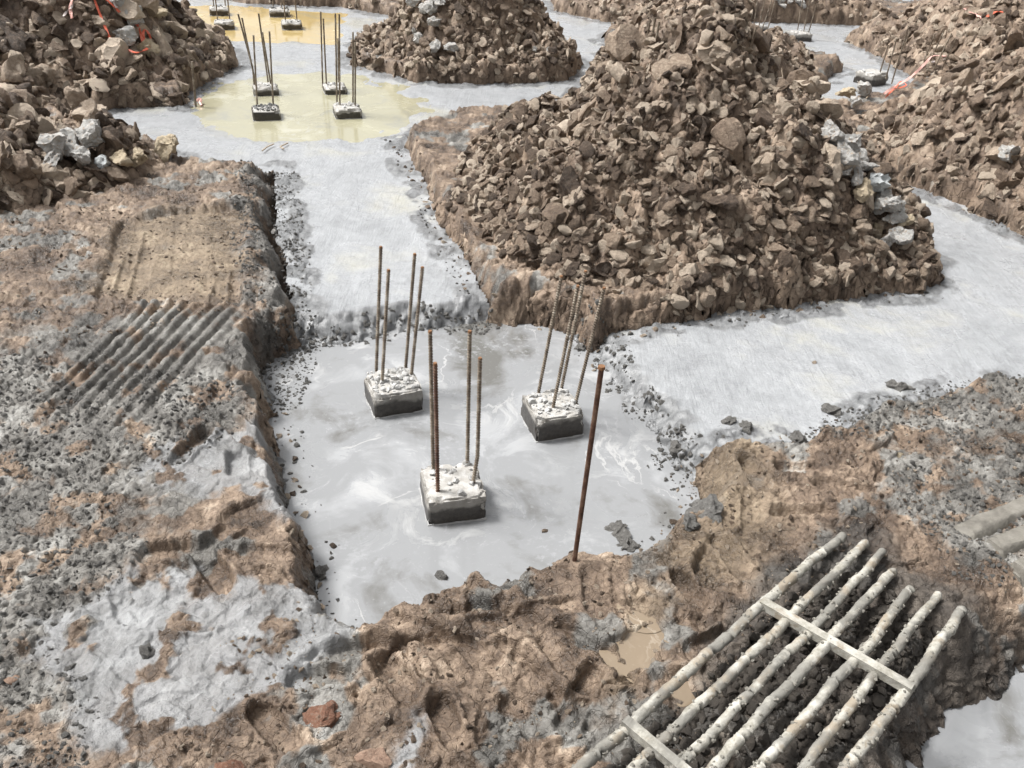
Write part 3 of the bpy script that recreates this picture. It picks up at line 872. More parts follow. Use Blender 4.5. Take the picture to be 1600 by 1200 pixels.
LAB = {
    'big': ('huge heap of broken brown clay clods beside the wet grey pit', 9.5e-3, 300, 5000, (.048, .185)),
    'tape': ('brown clay heap at upper left with red and white tape strewn over it', 2.0e-2, 120, 1900, (.075, .30)),
    'rear': ('brown clay heap with a trail of white rocks down its front', 2.0e-2, 150, 2200, (.055, .18)),
    'left': ('low heap of big clay blocks at the left edge, pale rocks at its foot', 1.4e-2, 60, 1100, (.075, .24)),
    'right': ('long brown clay heap at the right edge above a straight cut bank', 1.6e-2, 260, 2600, (.05, .20)),
    'farright': ('farther brown heap at upper right with reddish scraps on its crest', 2.6e-2, 120, 1500, (.06, .20)),
    'behind': ('narrow brown heap directly behind the big central heap', 2.6e-2, 90, 1200, (.05, .14)),
    'top': ('low flat strip of brown spoil between two grey trenches at the top', 3e-2, 20, 260, (.05, .10)),
    'topright': ('far brown heap carrying a patch of many white stones', 3e-2, 50, 380, (.06, .14)),
    'topleft': ('small low spoil bank behind the ochre water', 3e-2, 16, 150, (.05, .10)),
    'corner': ('small far spoil bank behind the heap with the tape', 3e-2, 12, 120, (.05, .10)),
    'edge': ('farthest brown heap in the upper right corner', 3e-2, 20, 200, (.06, .14)),
}
def build_mound(M):
    global tris
    label, res, nbig, nsmall, (s0, s1) = LAB[M.name]; nsmall = int(nsmall * 2.8)
    ext = 1.12
    R_ = max(M.rx, M.ry) * ext
    n = int(2 * R_ / res)
    xs = np.linspace(M.c[0] - R_, M.c[0] + R_, n).astype(np.float32); ysm = np.linspace(M.c[1] - R_, M.c[1] + R_, n).astype(np.float32)
    X, Y = np.meshgrid(xs, ysm)
    u = plan(X, Y)[0]
    z, tone = mound_height(M, X, Y, u)
    base = M.base(X, Y, u)
    keep = (base > -.09) & (u > -.06)
    jx, jy, jz = jitter(X, Y, z, .6 + .6 * sm(.14, .02, u))
    V, Q, at_ = gridmesh(jx, jy, jz, keep, {'tint': rgba(0 * tone, tone, 0 * tone)})
    tris += len(Q) * 2
    root = empty('earth_mound', (float(M.c[0]), float(M.c[1]), 0))
    tag(root, label, 'dirt heap')
    off = Vector(root.location)
    V = V - np.array([M.c[0], M.c[1], 0])
    link('soil', mesh_np('soil', V, Q, at_), 'clay_heap', root)
    r = np.random.default_rng(M.seed)
    fn = lambda X, Y: mound_height(M, X, Y)[0]
    def pick(n, pw=1.0):
        out = []
        while len(out) < n:
            k = n * 3
            th = r.uniform(0, 2 * np.pi, k); d = np.sqrt(r.random(k)) * 1.04
            # favour the side one can see
            lx, ly = np.cos(th) * d * M.rx, np.sin(th) * d * M.ry
            c, s = math.cos(M.rot), math.sin(M.rot)
            x = M.c[0] + c * lx - s * ly; y = M.c[1] + s * lx + c * ly
            ok = (plan(x.astype(np.float32), y.astype(np.float32))[0] > .04) & ((y < M.c[1] + .45 * M.ry) | (r.random(k) < .25))
            bz = M.base(x.astype(np.float32), y.astype(np.float32)); ok &= bz > .0
            out += list(zip(x[ok], y[ok]))
        return np.array(out[:n], np.float32)
    P = pick(nbig)
    z, N = normal_at(P[:, 0], P[:, 1], .10, fn)
    for i in range(nbig):
        hfrac = np.clip((z[i] - GROUND_Z) / M.h, 0, 1)
        s = (s0 + (s1 - s0) * r.random() ** 1.7) * (.70 + .60 * hfrac)
        o = link('clod', CLODS[r.integers(len(CLODS))], None, root)
        o.location = (P[i, 0] - M.c[0], P[i, 1] - M.c[1], z[i] + s * .0)
        o.rotation_mode = 'QUATERNION'; o.rotation_quaternion = rot_from(N[i], r, .38)
        o.scale = (s, s, s)
    P = pick(nsmall)
    z, N = normal_at(P[:, 0], P[:, 1], .05, fn)
    S = s0 * (.16 + 1.35 * r.random(nsmall) ** 3.2)
    PP = np.stack([P[:, 0] - M.c[0], P[:, 1] - M.c[1], z + S * .15], 1)
    scatter_mesh('small_clods', PP, N, S, r, 'clay_clod', root, .8)
    return root
roots = {M.name: build_mound(M) for M in MOUNDS}

# ------------------------------------------------------------------ crumbs on the ground (nobody could count them)
def crumbs(name, label, mat, polys, n, s0, s1, seed, z=.31, pred=None):
    r = np.random.default_rng(seed); pts = []
    Ps = [poly(p, z) for p in polys]; areas = np.array([np.ptp(P[:, 0]) * np.ptp(P[:, 1]) for P in Ps])
    for P, k in zip(Ps, (areas / areas.sum() * n * 2.2).astype(int)):
        x = r.uniform(P[:, 0].min(), P[:, 0].max(), k).astype(np.float32); y = r.uniform(P[:, 1].min(), P[:, 1].max(), k).astype(np.float32)
        m = psdf(x + .1 * fbm(x, y, .3, 3, seed), y, P) < .05
        dens = fbm(x, y, .25, 3, seed + 2) > r.uniform(-.9, .5, k)
        m &= dens
        if pred is not None: m &= pred(x, y)
        pts.append(np.stack([x[m], y[m]], 1))
    P = np.concatenate(pts)[:n]
    z_, N = normal_at(P[:, 0], P[:, 1], .03)
    S = s0 + (s1 - s0) * r.random(len(P)) ** 3
    o = scatter_mesh(name, np.stack([P[:, 0], P[:, 1], z_ + S * .02], 1), N, S, r, mat)
    tag(o, label, 'crumbs'); return o
crumbs('grey_crumbs', 'grey clay crumbs strewn over the ground left of the wet pit', 'grey_lump', CRUMB[:4], 16000, .003, .014, 3)
crumbs('brown_crumbs', 'small brown earth crumbs scattered over the trampled mud', 'clay_clod',
       [[(0,360),(380,260),(420,480),(0,560)], [(450,960),(900,860),(1200,780),(1300,900),(1000,1200),(250,1200)], [(1080,690),(1600,580),(1600,900),(1200,860)]], 7000, .003, .015, 4)
crumbs('step_crumbs', 'dark grey cement crumbs on the low step between trench and wet pit', 'grey_lump', [[(420,540),(440,470),(780,450),(780,540),(440,570)], [(880,520),(940,500),(1110,740),(1060,800),(980,700)]],
       5200, .004, .019, 8, .1, lambda x, y: np.abs(psdf(x, y, PIT) - .07) < .06 + .09 * fbm(x, y, .15, 3, 57))
edgeband = lambda x, y: np.abs(plan(x, y)[0] + .015) < .06 + .06 * fbm(x, y, .2, 3, 55)
crumbs('bank_crumbs', 'dark grey cement crumbs fallen along the trench banks', 'grey_lump',
       [[(380,240),(500,240),(540,540),(400,600)], [(600,200),(760,500),(900,560),(1090,780),(1000,860),(860,560),(640,480)], [(1000,660),(1600,540),(1600,620),(1050,760)],
        [(900,500),(1480,430),(1480,480),(930,560)], [(1330,250),(1600,350),(1600,410),(1330,290)], [(430,560),(520,560),(560,940),(480,940)], [(440,480),(760,460),(760,540),(440,560)]],
       7000, .004, .019, 5, .2, edgeband)

crumbs('wall_chunks', 'brown earth chunks crumbling from the cut trench banks', 'clay_clod',
       [[(600,200),(770,500),(900,560),(1480,470),(1500,420),(900,480),(760,400),(660,200)], [(1050,690),(1120,660),(1120,800),(1050,800)], [(1300,200),(1620,360),(1620,400),(1330,280)],
        [(420,480),(470,480),(520,930),(470,930)], [(500,900),(1090,760),(1100,840),(520,980)], [(280,150),(380,90),(390,130),(300,180)], [(540,90),(640,120),(900,125),(900,145),(640,150)]],
       3600, .008, .032, 6, .2, lambda x, y: np.abs(plan(x, y)[0] - .05) < .08)

def one_lump(name, u, v, s, mat, label, cat, sub=3, flat=.6, seed=0, group=None, sink=.25, kw=None, wob=.3, P=None, sc3=None):
    r = np.random.default_rng(seed + 4000)
    me = clod_mesh(name, mat, sub, seed + 4000, flat=flat, **(kw or {}))
    global tris
    tris += len(me.polygons)
    o = link(name, me, None)
    if P is None: P = surf([(u, v)])[0]
    o.location = (P[0], P[1], P[2] + s * (.35 - sink))
    o.rotation_mode = 'QUATERNION'; o.rotation_quaternion = rot_from((0, -.25, 1), r, wob)
    o.scale = (s, s, s) if sc3 is None else tuple(s * k for k in sc3)
    return tag(o, label, cat, group)

# pale rocks: (u, v, width px, material, label)
RG = 'pale rocks lying on the earth heaps'
ROCKS = [
    (90,258,48,'lime_stone','broad white rock at the left end of the rocks under the left blocks'),
    (113,254,50,'lime_stone','white slab rock tilted up among the rocks of the left heap'),
    (88,272,34,'lime_stone','small bright white rock in front at the left heap'),
    (134,270,44,'lime_stone','white rock pointing down the slope of the left heap'),
    (152,244,52,'lime_stone','long white rock topmost in the left heap rock group'),
    (163,275,36,'blue_stone','bluish grey rock beside the cream rock on the left heap'),
    (193,268,40,'cream_stone','angular cream rock at the right of the left heap rock group'),
    (222,266,36,'cream_stone','flat buff rock lying right of the angular cream rock'),
    (270,250,46,'cream_stone','yellowish brown stone on the flat mud at the trench corner'),
    (647,14,26,'lime_stone','pale rock highest on the left of the rear heap trail'),
    (660,27,20,'lime_stone','small white rock second on the left of the rear heap trail'),
    (675,40,26,'lime_stone','white rock in the middle of the rear heap trail'),
    (686,10,26,'lime_stone','flat white rock near the top right of the rear heap trail'),
    (687,24,22,'lime_stone','white rock just under the flat one on the rear heap'),
    (681,56,28,'lime_stone','largest white rock low in the rear heap trail'),
    (656,73,20,'lime_stone','small pale rock left of the trail on the rear heap'),
    (679,92,24,'lime_stone','pale upright rock at the foot of the rear heap'),
    (702,91,24,'lime_stone','flat pale rock at the foot of the rear heap, right of the upright one'),
    (1294,225,34,'lime_stone','white rock highest on the right flank of the big heap'),
    (1322,247,44,'lime_stone','knobbly white rock second from the top on the right flank'),
    (1315,266,42,'lime_stone','smooth white slab under the knobbly rock on the right flank'),
    (1316,284,26,'lime_stone','small grey white rock under the smooth slab'),
    (1333,298,32,'lime_stone','pale rock halfway down the right flank of the big heap'),
    (1362,313,46,'blue_stone','large grey white rock sticking out over the right trench'),
    (1376,352,40,'lime_stone','pale rock low on the right flank beside the tan lump'),
    (1388,372,32,'lime_stone','white rock near the foot of the right flank'),
    (1408,360,28,'cream_stone','cream rock outermost at the foot of the right flank'),
    (1384,391,28,'lime_stone','lowest white rock on the right flank of the big heap'),
    (1306,238,30,'lime_stone','pale rock between the two topmost white rocks on the right flank'),
    (1338,262,26,'lime_stone','small white rock outermost beside the knobbly one on the right flank'),
    (1350,284,30,'lime_stone','white rock overhanging the narrow part of the right trench'),
    (1340,316,34,'cream_stone','buff rock above the tan clay lump on the right flank'),
    (1372,330,34,'lime_stone','white rock directly under the large grey white rock'),
    (1398,340,26,'lime_stone','white rock at the outer edge halfway down the right flank'),
    (1402,384,30,'lime_stone','flat white rock just above the foot corner of the right flank'),
    (1366,374,26,'cream_stone','cream rock inward of the low white rocks on the right flank'),
    (1566,265,34,'lime_stone','single grey white rock on the slope of the right heap'),
    (1314,165,32,'cream_stone','cream rock at the near end of the right heap'),
    (1341,152,28,'lime_stone','white rock behind the cream one at the end of the right heap'),
    (1334,174,24,'lime_stone','small pale rock between the cream rock and the slope'),
    (186,24,34,'lime_stone','white and buff rock high on the heap with the tape'),
    (249,39,30,'cream_stone','cream rock at the right shoulder of the heap with the tape'),
    (213,58,34,'lime_stone','grey white rock crossed by red tape'),
    (201,88,38,'lime_stone','biggest white rock inside the loop of red tape'),
    (196,71,18,'lime_stone','small white rock just above the biggest one in the tape loop'),
    (234,97,28,'cream_stone','cream rock under the right end of the tape loop'),
    (648,66,14,'lime_stone','tiny pale stone left on the rear heap slope'),
    (835,88,12,'lime_stone','tiny pale stone right on the rear heap foot'),
    (857,85,10,'lime_stone','tiny white stone by the rear heap corner'),
]
pts = surf([(a[0], a[1]) for a in ROCKS])
for i, ((u, v, wpx, mat, lab), P) in enumerate(zip(ROCKS, pts)):
    d = np.linalg.norm(P - np.array([0, 0, CAM_H])); s = wpx * d / F_PX * (.62 if u > 1280 and v > 200 else .56)
    one_lump('rock', u, v, float(s), mat, lab, 'rock', 4, .62, i, RG, -.48, dict(rough=.20, planes=9, lo=.34, hi=.8, scoop=2), .5, P)
pxs = [(1205 + 2.1 * k + random.uniform(-2, 2), random.uniform(-6, 17)) for k in range(26)]
for i, P in enumerate(surf(pxs)):
    one_lump('stone', 0, 0, random.uniform(.05, .085), 'lime_stone', 'small white stone in the pile of white stones on the far right heap', 'stone', 2, .75, 200 + i,
             'white stones on the far heap', .0, dict(rough=.05), .5, P)

TANC = [(1342,338,46,'tan clay lump shaped like a short log on the right flank',.45),
        (1120,95,64,'big cracked tan clod near the crown of the big heap',.6),(1062,52,30,'pale tan clod just left of the crown of the big heap',.5),
        (1068,315,44,'upright pale clod face low on the big heap',.6),(1128,330,54,'smooth rounded pale clod low on the big heap',.6),
        (975,345,1,'',.6)]
for i, (u, v, wpx, lab, fl) in enumerate(TANC):
    if wpx < 5: continue
    P = surf([(u, v)])[0]; d = np.linalg.norm(P - np.array([0, 0, CAM_H])); s = wpx * d / F_PX * .55
    o = one_lump('clod', u, v, float(s), 'clay_clod', lab, 'clod', 4, fl, 300 + i, None, .05, dict(rough=.12, crack=.12 if i == 1 else 0.06, planes=10, lo=.3, hi=.7, scoop=2), .3, P)

# brick pieces, lumps and pebbles in the foreground
def at_lump(name, u, v, wpx, mat, lab, cat, **k):
    P = surf([(u, v)])[0]; d = np.linalg.norm(P - np.array([0, 0, CAM_H])); s = wpx * d / F_PX * .55
    return one_lump(name, u, v, float(s), mat, lab, cat, P=P, **k)
at_lump('brick_fragment', 500, 1132, 62, 'brick_red', 'rough red and buff brick fragment pressed into the mud near the bottom', 'brick', sub=4, flat=.6, seed=410, sink=.4, kw=dict(planes=7, rough=.25, lo=.3))
at_lump('brick_fragment', 584, 1186, 56, 'brick_pale', 'smooth pale pink brick fragment at the bottom edge', 'brick', sub=3, flat=.5, seed=411, sink=.4, kw=dict(planes=7, rough=.10, lo=.3, hi=.7))
at_lump('brick_fragment', 360, 1199, 52, 'brick_red', 'bright red brick piece cut off by the bottom edge', 'brick', sub=3, flat=.5, seed=412, sink=.35, kw=dict(planes=7, rough=.10, lo=.3, hi=.7))
LUMPS = [(960,832,40,'larger of two grey cement lumps at the pit edge right of the steel stake'), (978,854,34,'smaller grey cement lump just below the larger one right of the stake'),
         (1105,800,50,'wide grey cement lump on the brown bank at the right corner of the pit'), (1078,816,28,'small grey cement lump left of the wide one at the right pit corner'),
         (1400,605,32,'flat grey cement lump on the concrete edge before the far right bank'), (1138,661,24,'grey cement lump at the tip of the right bank beside the trench'),
         (1166,669,24,'grey cement lump one step right of the bank tip by the trench'), (232,1022,24,'lone dark lump sitting on the pale slurry at lower left'),
         (500,900,32,'dark lump hanging on the left pit wall near its front corner'), (1300,640,28,'grey lump beside the trench edge in the middle of the right bank'),
         (905,545,24,'dark lump at the foot of the big heap corner by the pit'), (1060,705,32,'grey lump between the wet pit and the right bank'),
         (690,905,22,'small grey lump in the wet pit close to the front bank'), (1245,690,28,'grey lump lying on the brown mud behind the bank tip')]
for i, (u, v, wpx, lab) in enumerate(LUMPS):
    at_lump('cement_lump', u, v, wpx, 'grey_lump', lab, 'lump', sub=3, flat=.55, seed=430 + i, sink=.46, kw=dict(planes=5, rough=.42, lo=.6), group='grey cement lumps on the banks')
for i, (u, v, wpx, mat, lab) in enumerate([(521,856,12,'clay_clod','small brown pebble floating edge of the pit water at left'),(851,832,12,'clay_clod','small brown stone lying in the shallow right part of the pit'),
        (422,1040,10,'grey_lump','tiny dark pebble alone on the white slurry'),(286,249,1,'',''),(18,1065,20,'brick_pale','small rust coloured stone at the far left bottom'),
        (1272,567,8,'clay_clod','tiny brown crumb on the grey trench concrete at right'),(428,364,10,'lime_stone','tiny white pebble on the dark bank of the trench'),
        (1404,712,14,'cream_stone','small yellow pebble on the trampled mud at right')]):
    if wpx < 5: continue
    at_lump('pebble', u, v, wpx, mat, lab, 'pebble', sub=2, flat=.7, seed=470 + i)

# ------------------------------------------------------------------ rods
def tube_mesh(name, pts, rad, seg=8, ribs=0., mat='rebar_steel', closed=True, wob=0., seed=0):
    """swept tube; ribs = spacing of raised ribs"""
    pts = [Vector(p) for p in pts]
    L = [0]
    for a, b in zip(pts, pts[1:]): L.append(L[-1] + (b - a).length)
    tot = L[-1]
    if ribs: st = np.arange(0, tot, ribs / 3.0)
    else: st = np.linspace(0, tot, max(8, len(pts) * 3))
    r = np.random.default_rng(seed)
    rings = []
    def P(s):
        for i in range(len(pts) - 1):
            if s <= L[i + 1] + 1e-9:
                return pts[i].lerp(pts[i + 1], (s - L[i]) / max(1e-9, L[i + 1] - L[i]))
        return pts[-1]
    for j, s in enumerate(st):
        p = P(s); t = (P(min(tot, s + .01)) - P(max(0, s - .01))).normalized()
        a = t.orthogonal().normalized() if abs(t.z) < .9 else t.cross(Vector((0, 1, 0))).normalized(); b = t.cross(a)
        row = []
        for k in range(seg):
            th = 2 * math.pi * k / seg
            rr = rad
            if ribs: rr *= (1.30 if (j + (k > seg // 2)) % 3 == 0 else .88)
            if wob: rr *= 1 + wob * mn.noise(Vector((p.x * 35 + seed, p.y * 35 + k * .7, p.z * 35))) + wob * .6 * mn.noise(Vector((p.x * 90, p.y * 90 + k, seed)))
            row.append(p + a * math.cos(th) * rr + b * math.sin(th) * rr)
        rings.append(row)
    V = [v for row in rings for v in row]; F = []
    n = len(rings)
    for j in range(n - 1):
        for k in range(seg):
            F.append((j * seg + k, j * seg + (k + 1) % seg, (j + 1) * seg + (k + 1) % seg, (j + 1) * seg + k))
    me = bpy.data.meshes.new(name)
    F.append(tuple(range(seg))[::-1]); F.append(tuple((n - 1) * seg + k for k in range(seg)))
    me.from_pydata([v[:] for v in V], [], F)
    me.materials.append(MATS[mat])
    global tris
    tris += len(F) * 2
    return me

def top_of(base, u, v):
    """point on the sight line (u,v) nearest to the plumb line over base"""
    d = ray(u, v); o = np.array([0, 0, CAM_H]); b = np.asarray(base, float)
    dh = d[:2]; t = ((b[:2] - o[:2]) @ dh) / (dh @ dh)
    return o + d * t

def pile(name, corners, size, h, rods, label, group, rubble_mat='pile_rubble', sub=True, fine=True, zb=0.0, nrub=16, rr=.008, lean=0., wetbias=0.):
    """square concrete pile head: corners = front-left and front-right base pixels"""
    A, B = at(*corners[0], zb), at(*corners[1], zb)
    ex = (B - A)[:2]; wdt = np.linalg.norm(ex); ex /= wdt; ey = np.array([-ex[1], ex[0]])
    size = wdt if size is None else size
    c = A[:2] + ex * wdt / 2 + ey * size / 2
    ang = math.atan2(ex[1], ex[0])
    root = empty(name, (c[0], c[1], zb), ang); tag(root, label, 'pile head', group)
    # head: dense box, bevelled, chipped
    bm = bmesh.new(); bmesh.ops.create_cube(bm, size=1)
    bmesh.ops.scale(bm, vec=(wdt, size, h + .12), verts=bm.verts)
    bmesh.ops.translate(bm, vec=(0, 0, (h + .12) / 2 - .12), verts=bm.verts)
    bmesh.ops.subdivide_edges(bm, edges=bm.edges[:], cuts=26 if fine else 8, use_grid_fill=True)
    sd = Vector((random.random() * 40, random.random() * 40, 3))
    for v in bm.verts:
        p = v.co
        n = mn.noise(p * 14 + sd) * .0022 + mn.noise(p * 45 + sd) * .0008
        edge = max(0, 1 - (wdt / 2 - abs(p.x)) / .03) + max(0, 1 - (size / 2 - abs(p.y)) / .03) + (max(0, 1 - (h - p.z) / .03))
        if edge > 1.2: n -= .010 * max(0, mn.noise(p * 22 - sd)) * edge
        if edge > 1.75: n -= .004 + .012 * max(0, mn.noise(p * 16 + sd))
        v.co = p + Vector((p.x, p.y, 0)).normalized() * n * 1.5 + Vector((0, 0, n * 2 if p.z > h * .8 else 0))
        v.co.y += lean * p.z * 0; v.co.x += lean * p.z
    me = bpy.data.meshes.new('head'); bm.to_mesh(me); bm.free()
    for pl in me.polygons: pl.use_smooth = True
    me.set_sharp_from_angle(angle=R(35))
    a = me.color_attributes.new('cover', 'FLOAT_COLOR', 'POINT')
    for i, v in enumerate(me.vertices):
        side = max(abs(v.co.x) / (wdt / 2), abs(v.co.y) / (size / 2)) > .93
        wet = (1 - max(0, v.co.z) / h) * 1.15 + (.06 if side else -.6) + wetbias
        if v.co.z > h - .006: wet = 0
        a.data[i].color = (min(1, max(0, wet)), 1.0 if (side and v.co.z < h - .008) else 0.0, 0, 1)
    me.materials.append(MATS['pile_concrete'])
    head = link('head', me, None, root)
    # broken concrete on top
    r = np.random.default_rng(int(abs(c[0] * 1000)) + 5)
    k = int(nrub)
    P = np.stack([r.uniform(-.42, .42, k) * wdt + lean * h, r.uniform(-.40, .42, k) * size, np.full(k, h + .001)], 1)
    S = wdt * (.02 + .07 * r.random(k) ** 2)
    P[:, 2] += S * .2
    N = np.tile([0, 0, 1.], (k, 1))
    scatter_mesh('broken_top', P, N, S, r, rubble_mat, root)
    # pale slurry skin clinging round the foot
    per = []
    for (ax, ay), (bx_, by_) in (((-1,-1),(1,-1)),((1,-1),(1,1)),((1,1),(-1,1)),((-1,1),(-1,-1))):
        for j in range(14): per.append(((ax + (bx_ - ax) * j / 14) * wdt / 2, (ay + (by_ - ay) * j / 14) * size / 2))
    V_, F_ = [], []
    for j, (x_, y_) in enumerate(per):
        q = Vector((x_ * 18 + c[0], y_ * 18, 1)); wd_ = .004 + .010 * max(-.6, mn.noise(q))
        o_ = Vector((x_, y_, 0)).normalized()
        for (k_, zz_) in ((-.004, .006 + .006 * mn.noise(q * 2)), (wd_ * .5, .004), (wd_, -.003)): V_.append((x_ + o_.x * k_, y_ + o_.y * k_, zz_ + .001))
    np_ = len(per)
    for j in range(np_):
        for k_ in range(2): F_.append((j * 3 + k_, j * 3 + k_ + 1, ((j + 1) % np_) * 3 + k_ + 1, ((j + 1) % np_) * 3 + k_))
    me = bpy.data.meshes.new('slurry_skin'); me.from_pydata(V_, [], F_); me.materials.append(MATS['slurry_skin'])
    link('slurry_skin', me, None, root)
    zt = zb + h
    W = root.matrix_world.inverted() if False else (Matrix.Translation((c[0], c[1], zb)) @ Matrix.Rotation(ang, 4, 'Z')).inverted()
    for i, rd in enumerate(rods):
        (bu, bv), (tu, tv) = rd[0][:2], rd[-1][:2]
        b0 = at(bu, bv, zt); t0 = top_of(b0, tu, tv)
        mids = [at(m[0], m[1], 0) for m in rd[1:-1]]
        path = [b0 - np.array([0, 0, .05])]
        path.append(b0)
        for m in rd[1:-1]: path.append(top_of(b0, m[0], m[1]))
        path.append(t0)
        mat = 'rust' if len(rd[-1]) > 2 and rd[-1][2] == 'r' else 'rebar_steel'
        me = tube_mesh('rebar', [W @ Vector(p) for p in path], rr, 10 if fine else 6, .013 if fine else 0, mat)
        bar = link('rebar', me, None, root)
        if fine:
            tp = W @ Vector(t0)
            bm = bmesh.new(); bmesh.ops.create_cone(bm, segments=10, radius1=rr * 1.08, radius2=rr * .9, depth=.008, cap_ends=True)
            bmesh.ops.translate(bm, vec=tp, verts=bm.verts)
            mt = bpy.data.meshes.new('cut_end'); bm.to_mesh(mt); bm.free(); mt.materials.append(MATS['rust_bright'])
            link('cut_end', mt, None, bar)
    return root

G3, G4, G5, G6 = 'three pile heads in the wet grey pit', 'four pile heads in the yellow water', 'pile heads in the ochre water', 'pile heads in the rear right trench'
pile('concrete_pile', ((669,822),(760,811)), .245, .13,
     [((677,731),(672,518)), ((684,767),(680,568,'r')), ((730,725),(734,518)), ((739,754),(746,712),(750,560))],
     'front square pile head, nearest of the three in the grey pit, with four straight rebars', G3, nrub=30)
pile('concrete_pile', ((586,655),(662,642)), .235, .13,
     [((588,573),(595,386)), ((597,596),(607,422)), ((634,571),(648,397)), ((643,583),(660,418))],
     'left square pile head in the grey pit topped with broken concrete', G3, nrub=150)
pile('concrete_pile', ((838,692),(912,680)), .245, .13,
     [((842,610),(877,432)), ((864,636),(903,447)), ((878,603),(915,424)), ((900,627),(944,450))],
     'right chipped pile head in the grey pit with four rebars leaning right', G3, nrub=90, wetbias=.15)
pile('concrete_pile', ((396,190),(440,188.5)), .24, .085,
     [((402,165),(399,110),(396,55)), ((427,164),(424,110),(421,49))],
     'dark rubble topped pile head, front left in the yellow water', G4, 'pile_rubble_dark', fine=False, zb=.09, nrub=90, wetbias=.5)
pile('concrete_pile', ((525,187),(567,185.5)), .24, .09,
     [((526.5,162),(524,21)), ((531,164),(530,22)), ((551.5,161),(551.5,50)), ((555,165),(555,66))],
     'white topped pile head, front right in the yellow water, with four tall rebars', G4, fine=False, zb=.09, nrub=20)
pile('concrete_pile', ((396.7,151),(436.8,150)), .24, .08,
     [((397,131),(395,107),(372,22)), ((400,133),(378,28)), ((419,128),(404,21)), ((423,131),(410,50))],
     'pale pile head, rear left in the yellow water, its rebars leaning left', G4, fine=False, zb=.09, nrub=20)
pile('concrete_pile', ((508.5,149),(543.7,148)), .24, .07,
     [((504,129),(501,18)), ((510,131),(505,29)), ((529,127),(528,60))],
     'pale pile head, rear right in the yellow water', G4, fine=False, zb=.09, nrub=30)
for (cn, rods, lab) in [
    (((335,47),(367,47)), [((340,31),(336,-8)), ((359,30),(355,-8))], 'white topped pile head, front left in the ochre water'),
    (((441,47),(473,47)), [((446,32),(442,-12)), ((464,31),(460,-10))], 'dark topped pile head, front right in the ochre water'),
    (((328,25),(359,25)), [((334,10),(331,-20)), ((352,9),(350,-20))], 'farther left pile head in the ochre water'),
    (((422,27),(454,27)), [((427,12),(425,-16)), ((440,12),(440,-20))], 'farther right pile head in the ochre water')]:
    pile('concrete_pile', cn, .24, .09, rods, lab, G5, 'pile_rubble' if 'white' in lab else 'pile_rubble_dark', fine=False, zb=.09, nrub=20)
pile('concrete_pile', ((1238,66),(1268,67)), .22, .12, [((1246,48),(1256,-10)), ((1256,49),(1267,-10)), ((1264,49),(1276,6))],
     'plain grey pile head standing clear in the rear right trench', G6, fine=False, zb=.09, nrub=8)
pile('concrete_pile', ((1180,53),(1200,52)), .22, .10, [((1178,40),(1184,-6)), ((1186,40),(1196,-6)), ((1192,42),(1208,-6)), ((1198,52),(1212,-2))],
     'grey pile head half hidden by the big heap, left in the rear right trench', G6, fine=False, zb=.09, nrub=8)
pile('concrete_pile', ((1360,138),(1386,134)), .26, .15, [((1375,113),(1388,70)), ((1386,116),(1401,60)), ((1395,124),(1420,40))],
     'grey pile head beside the end of the right heap', G6, fine=False, zb=.09, nrub=8)

def rod(name, pts, rad, mat, label, cat, group=None, ribs=0, seg=8):
    o = Vector(pts[0])
    root = tube_mesh(name, [Vector(p) - o for p in pts], rad, seg, ribs, mat)
    ob = link(name, root, None); ob.location = o
    return tag(ob, label, cat, group)
def rod_px(name, b, t, rad, mat, label, cat, group=None, lift=-.05, z=None, **k):
    B = surf([b])[0] if z is None else at(b[0], b[1], z)
    T = top_of(B, *t)
    d = (T - B) / np.linalg.norm(T - B)
    return rod(name, [B + d * lift, (B + T) / 2, T], rad, mat, label, cat, group, **k)
s = rod_px('steel_stake', (897,880), (940,574), .0088, 'rust', 'tall rusty steel stake leaning right, stuck in the mud in front of the pit', 'stake', z=.24, lift=-.15)
T = top_of(at(897, 880, .24), 940, 574)
bm = bmesh.new(); bmesh.ops.create_cone(bm, segments=10, radius1=.0125, radius2=.011, depth=.010, cap_ends=True); bmesh.ops.translate(bm, vec=Vector(T) - s.location, verts=bm.verts)
me = bpy.data.meshes.new('cut_end'); bm.to_mesh(me); bm.free(); me.materials.append(MATS['rust_bright']); link('cut_end', me, None, s)
s = rod_px('steel_stake', (306,167), (300,96), .011, 'rebar_steel', 'short muddy stake with a knot of pink tape, at the left of the yellow water', 'stake', z=.09, lift=-.1)
bk = at(307, 157, .12)
me = tube_mesh('tape_knot', [Vector(at(306,158,.12)) - s.location, Vector(at(311,154,.14)) - s.location, Vector(at(315,156,.13)) - s.location, Vector(at(312,160,.12)) - s.location, Vector(at(315,165,.10)) - s.location], .012, 5, 0, 'tape_pink'); link('tape_knot', me, None, s)
rod_px('steel_stake', (295,35), (287,-4), .012, 'rust', 'thin dark stake standing in the ochre water', 'stake', z=.09, lift=-.1)
RB = 'loose rebars standing behind the heaps'
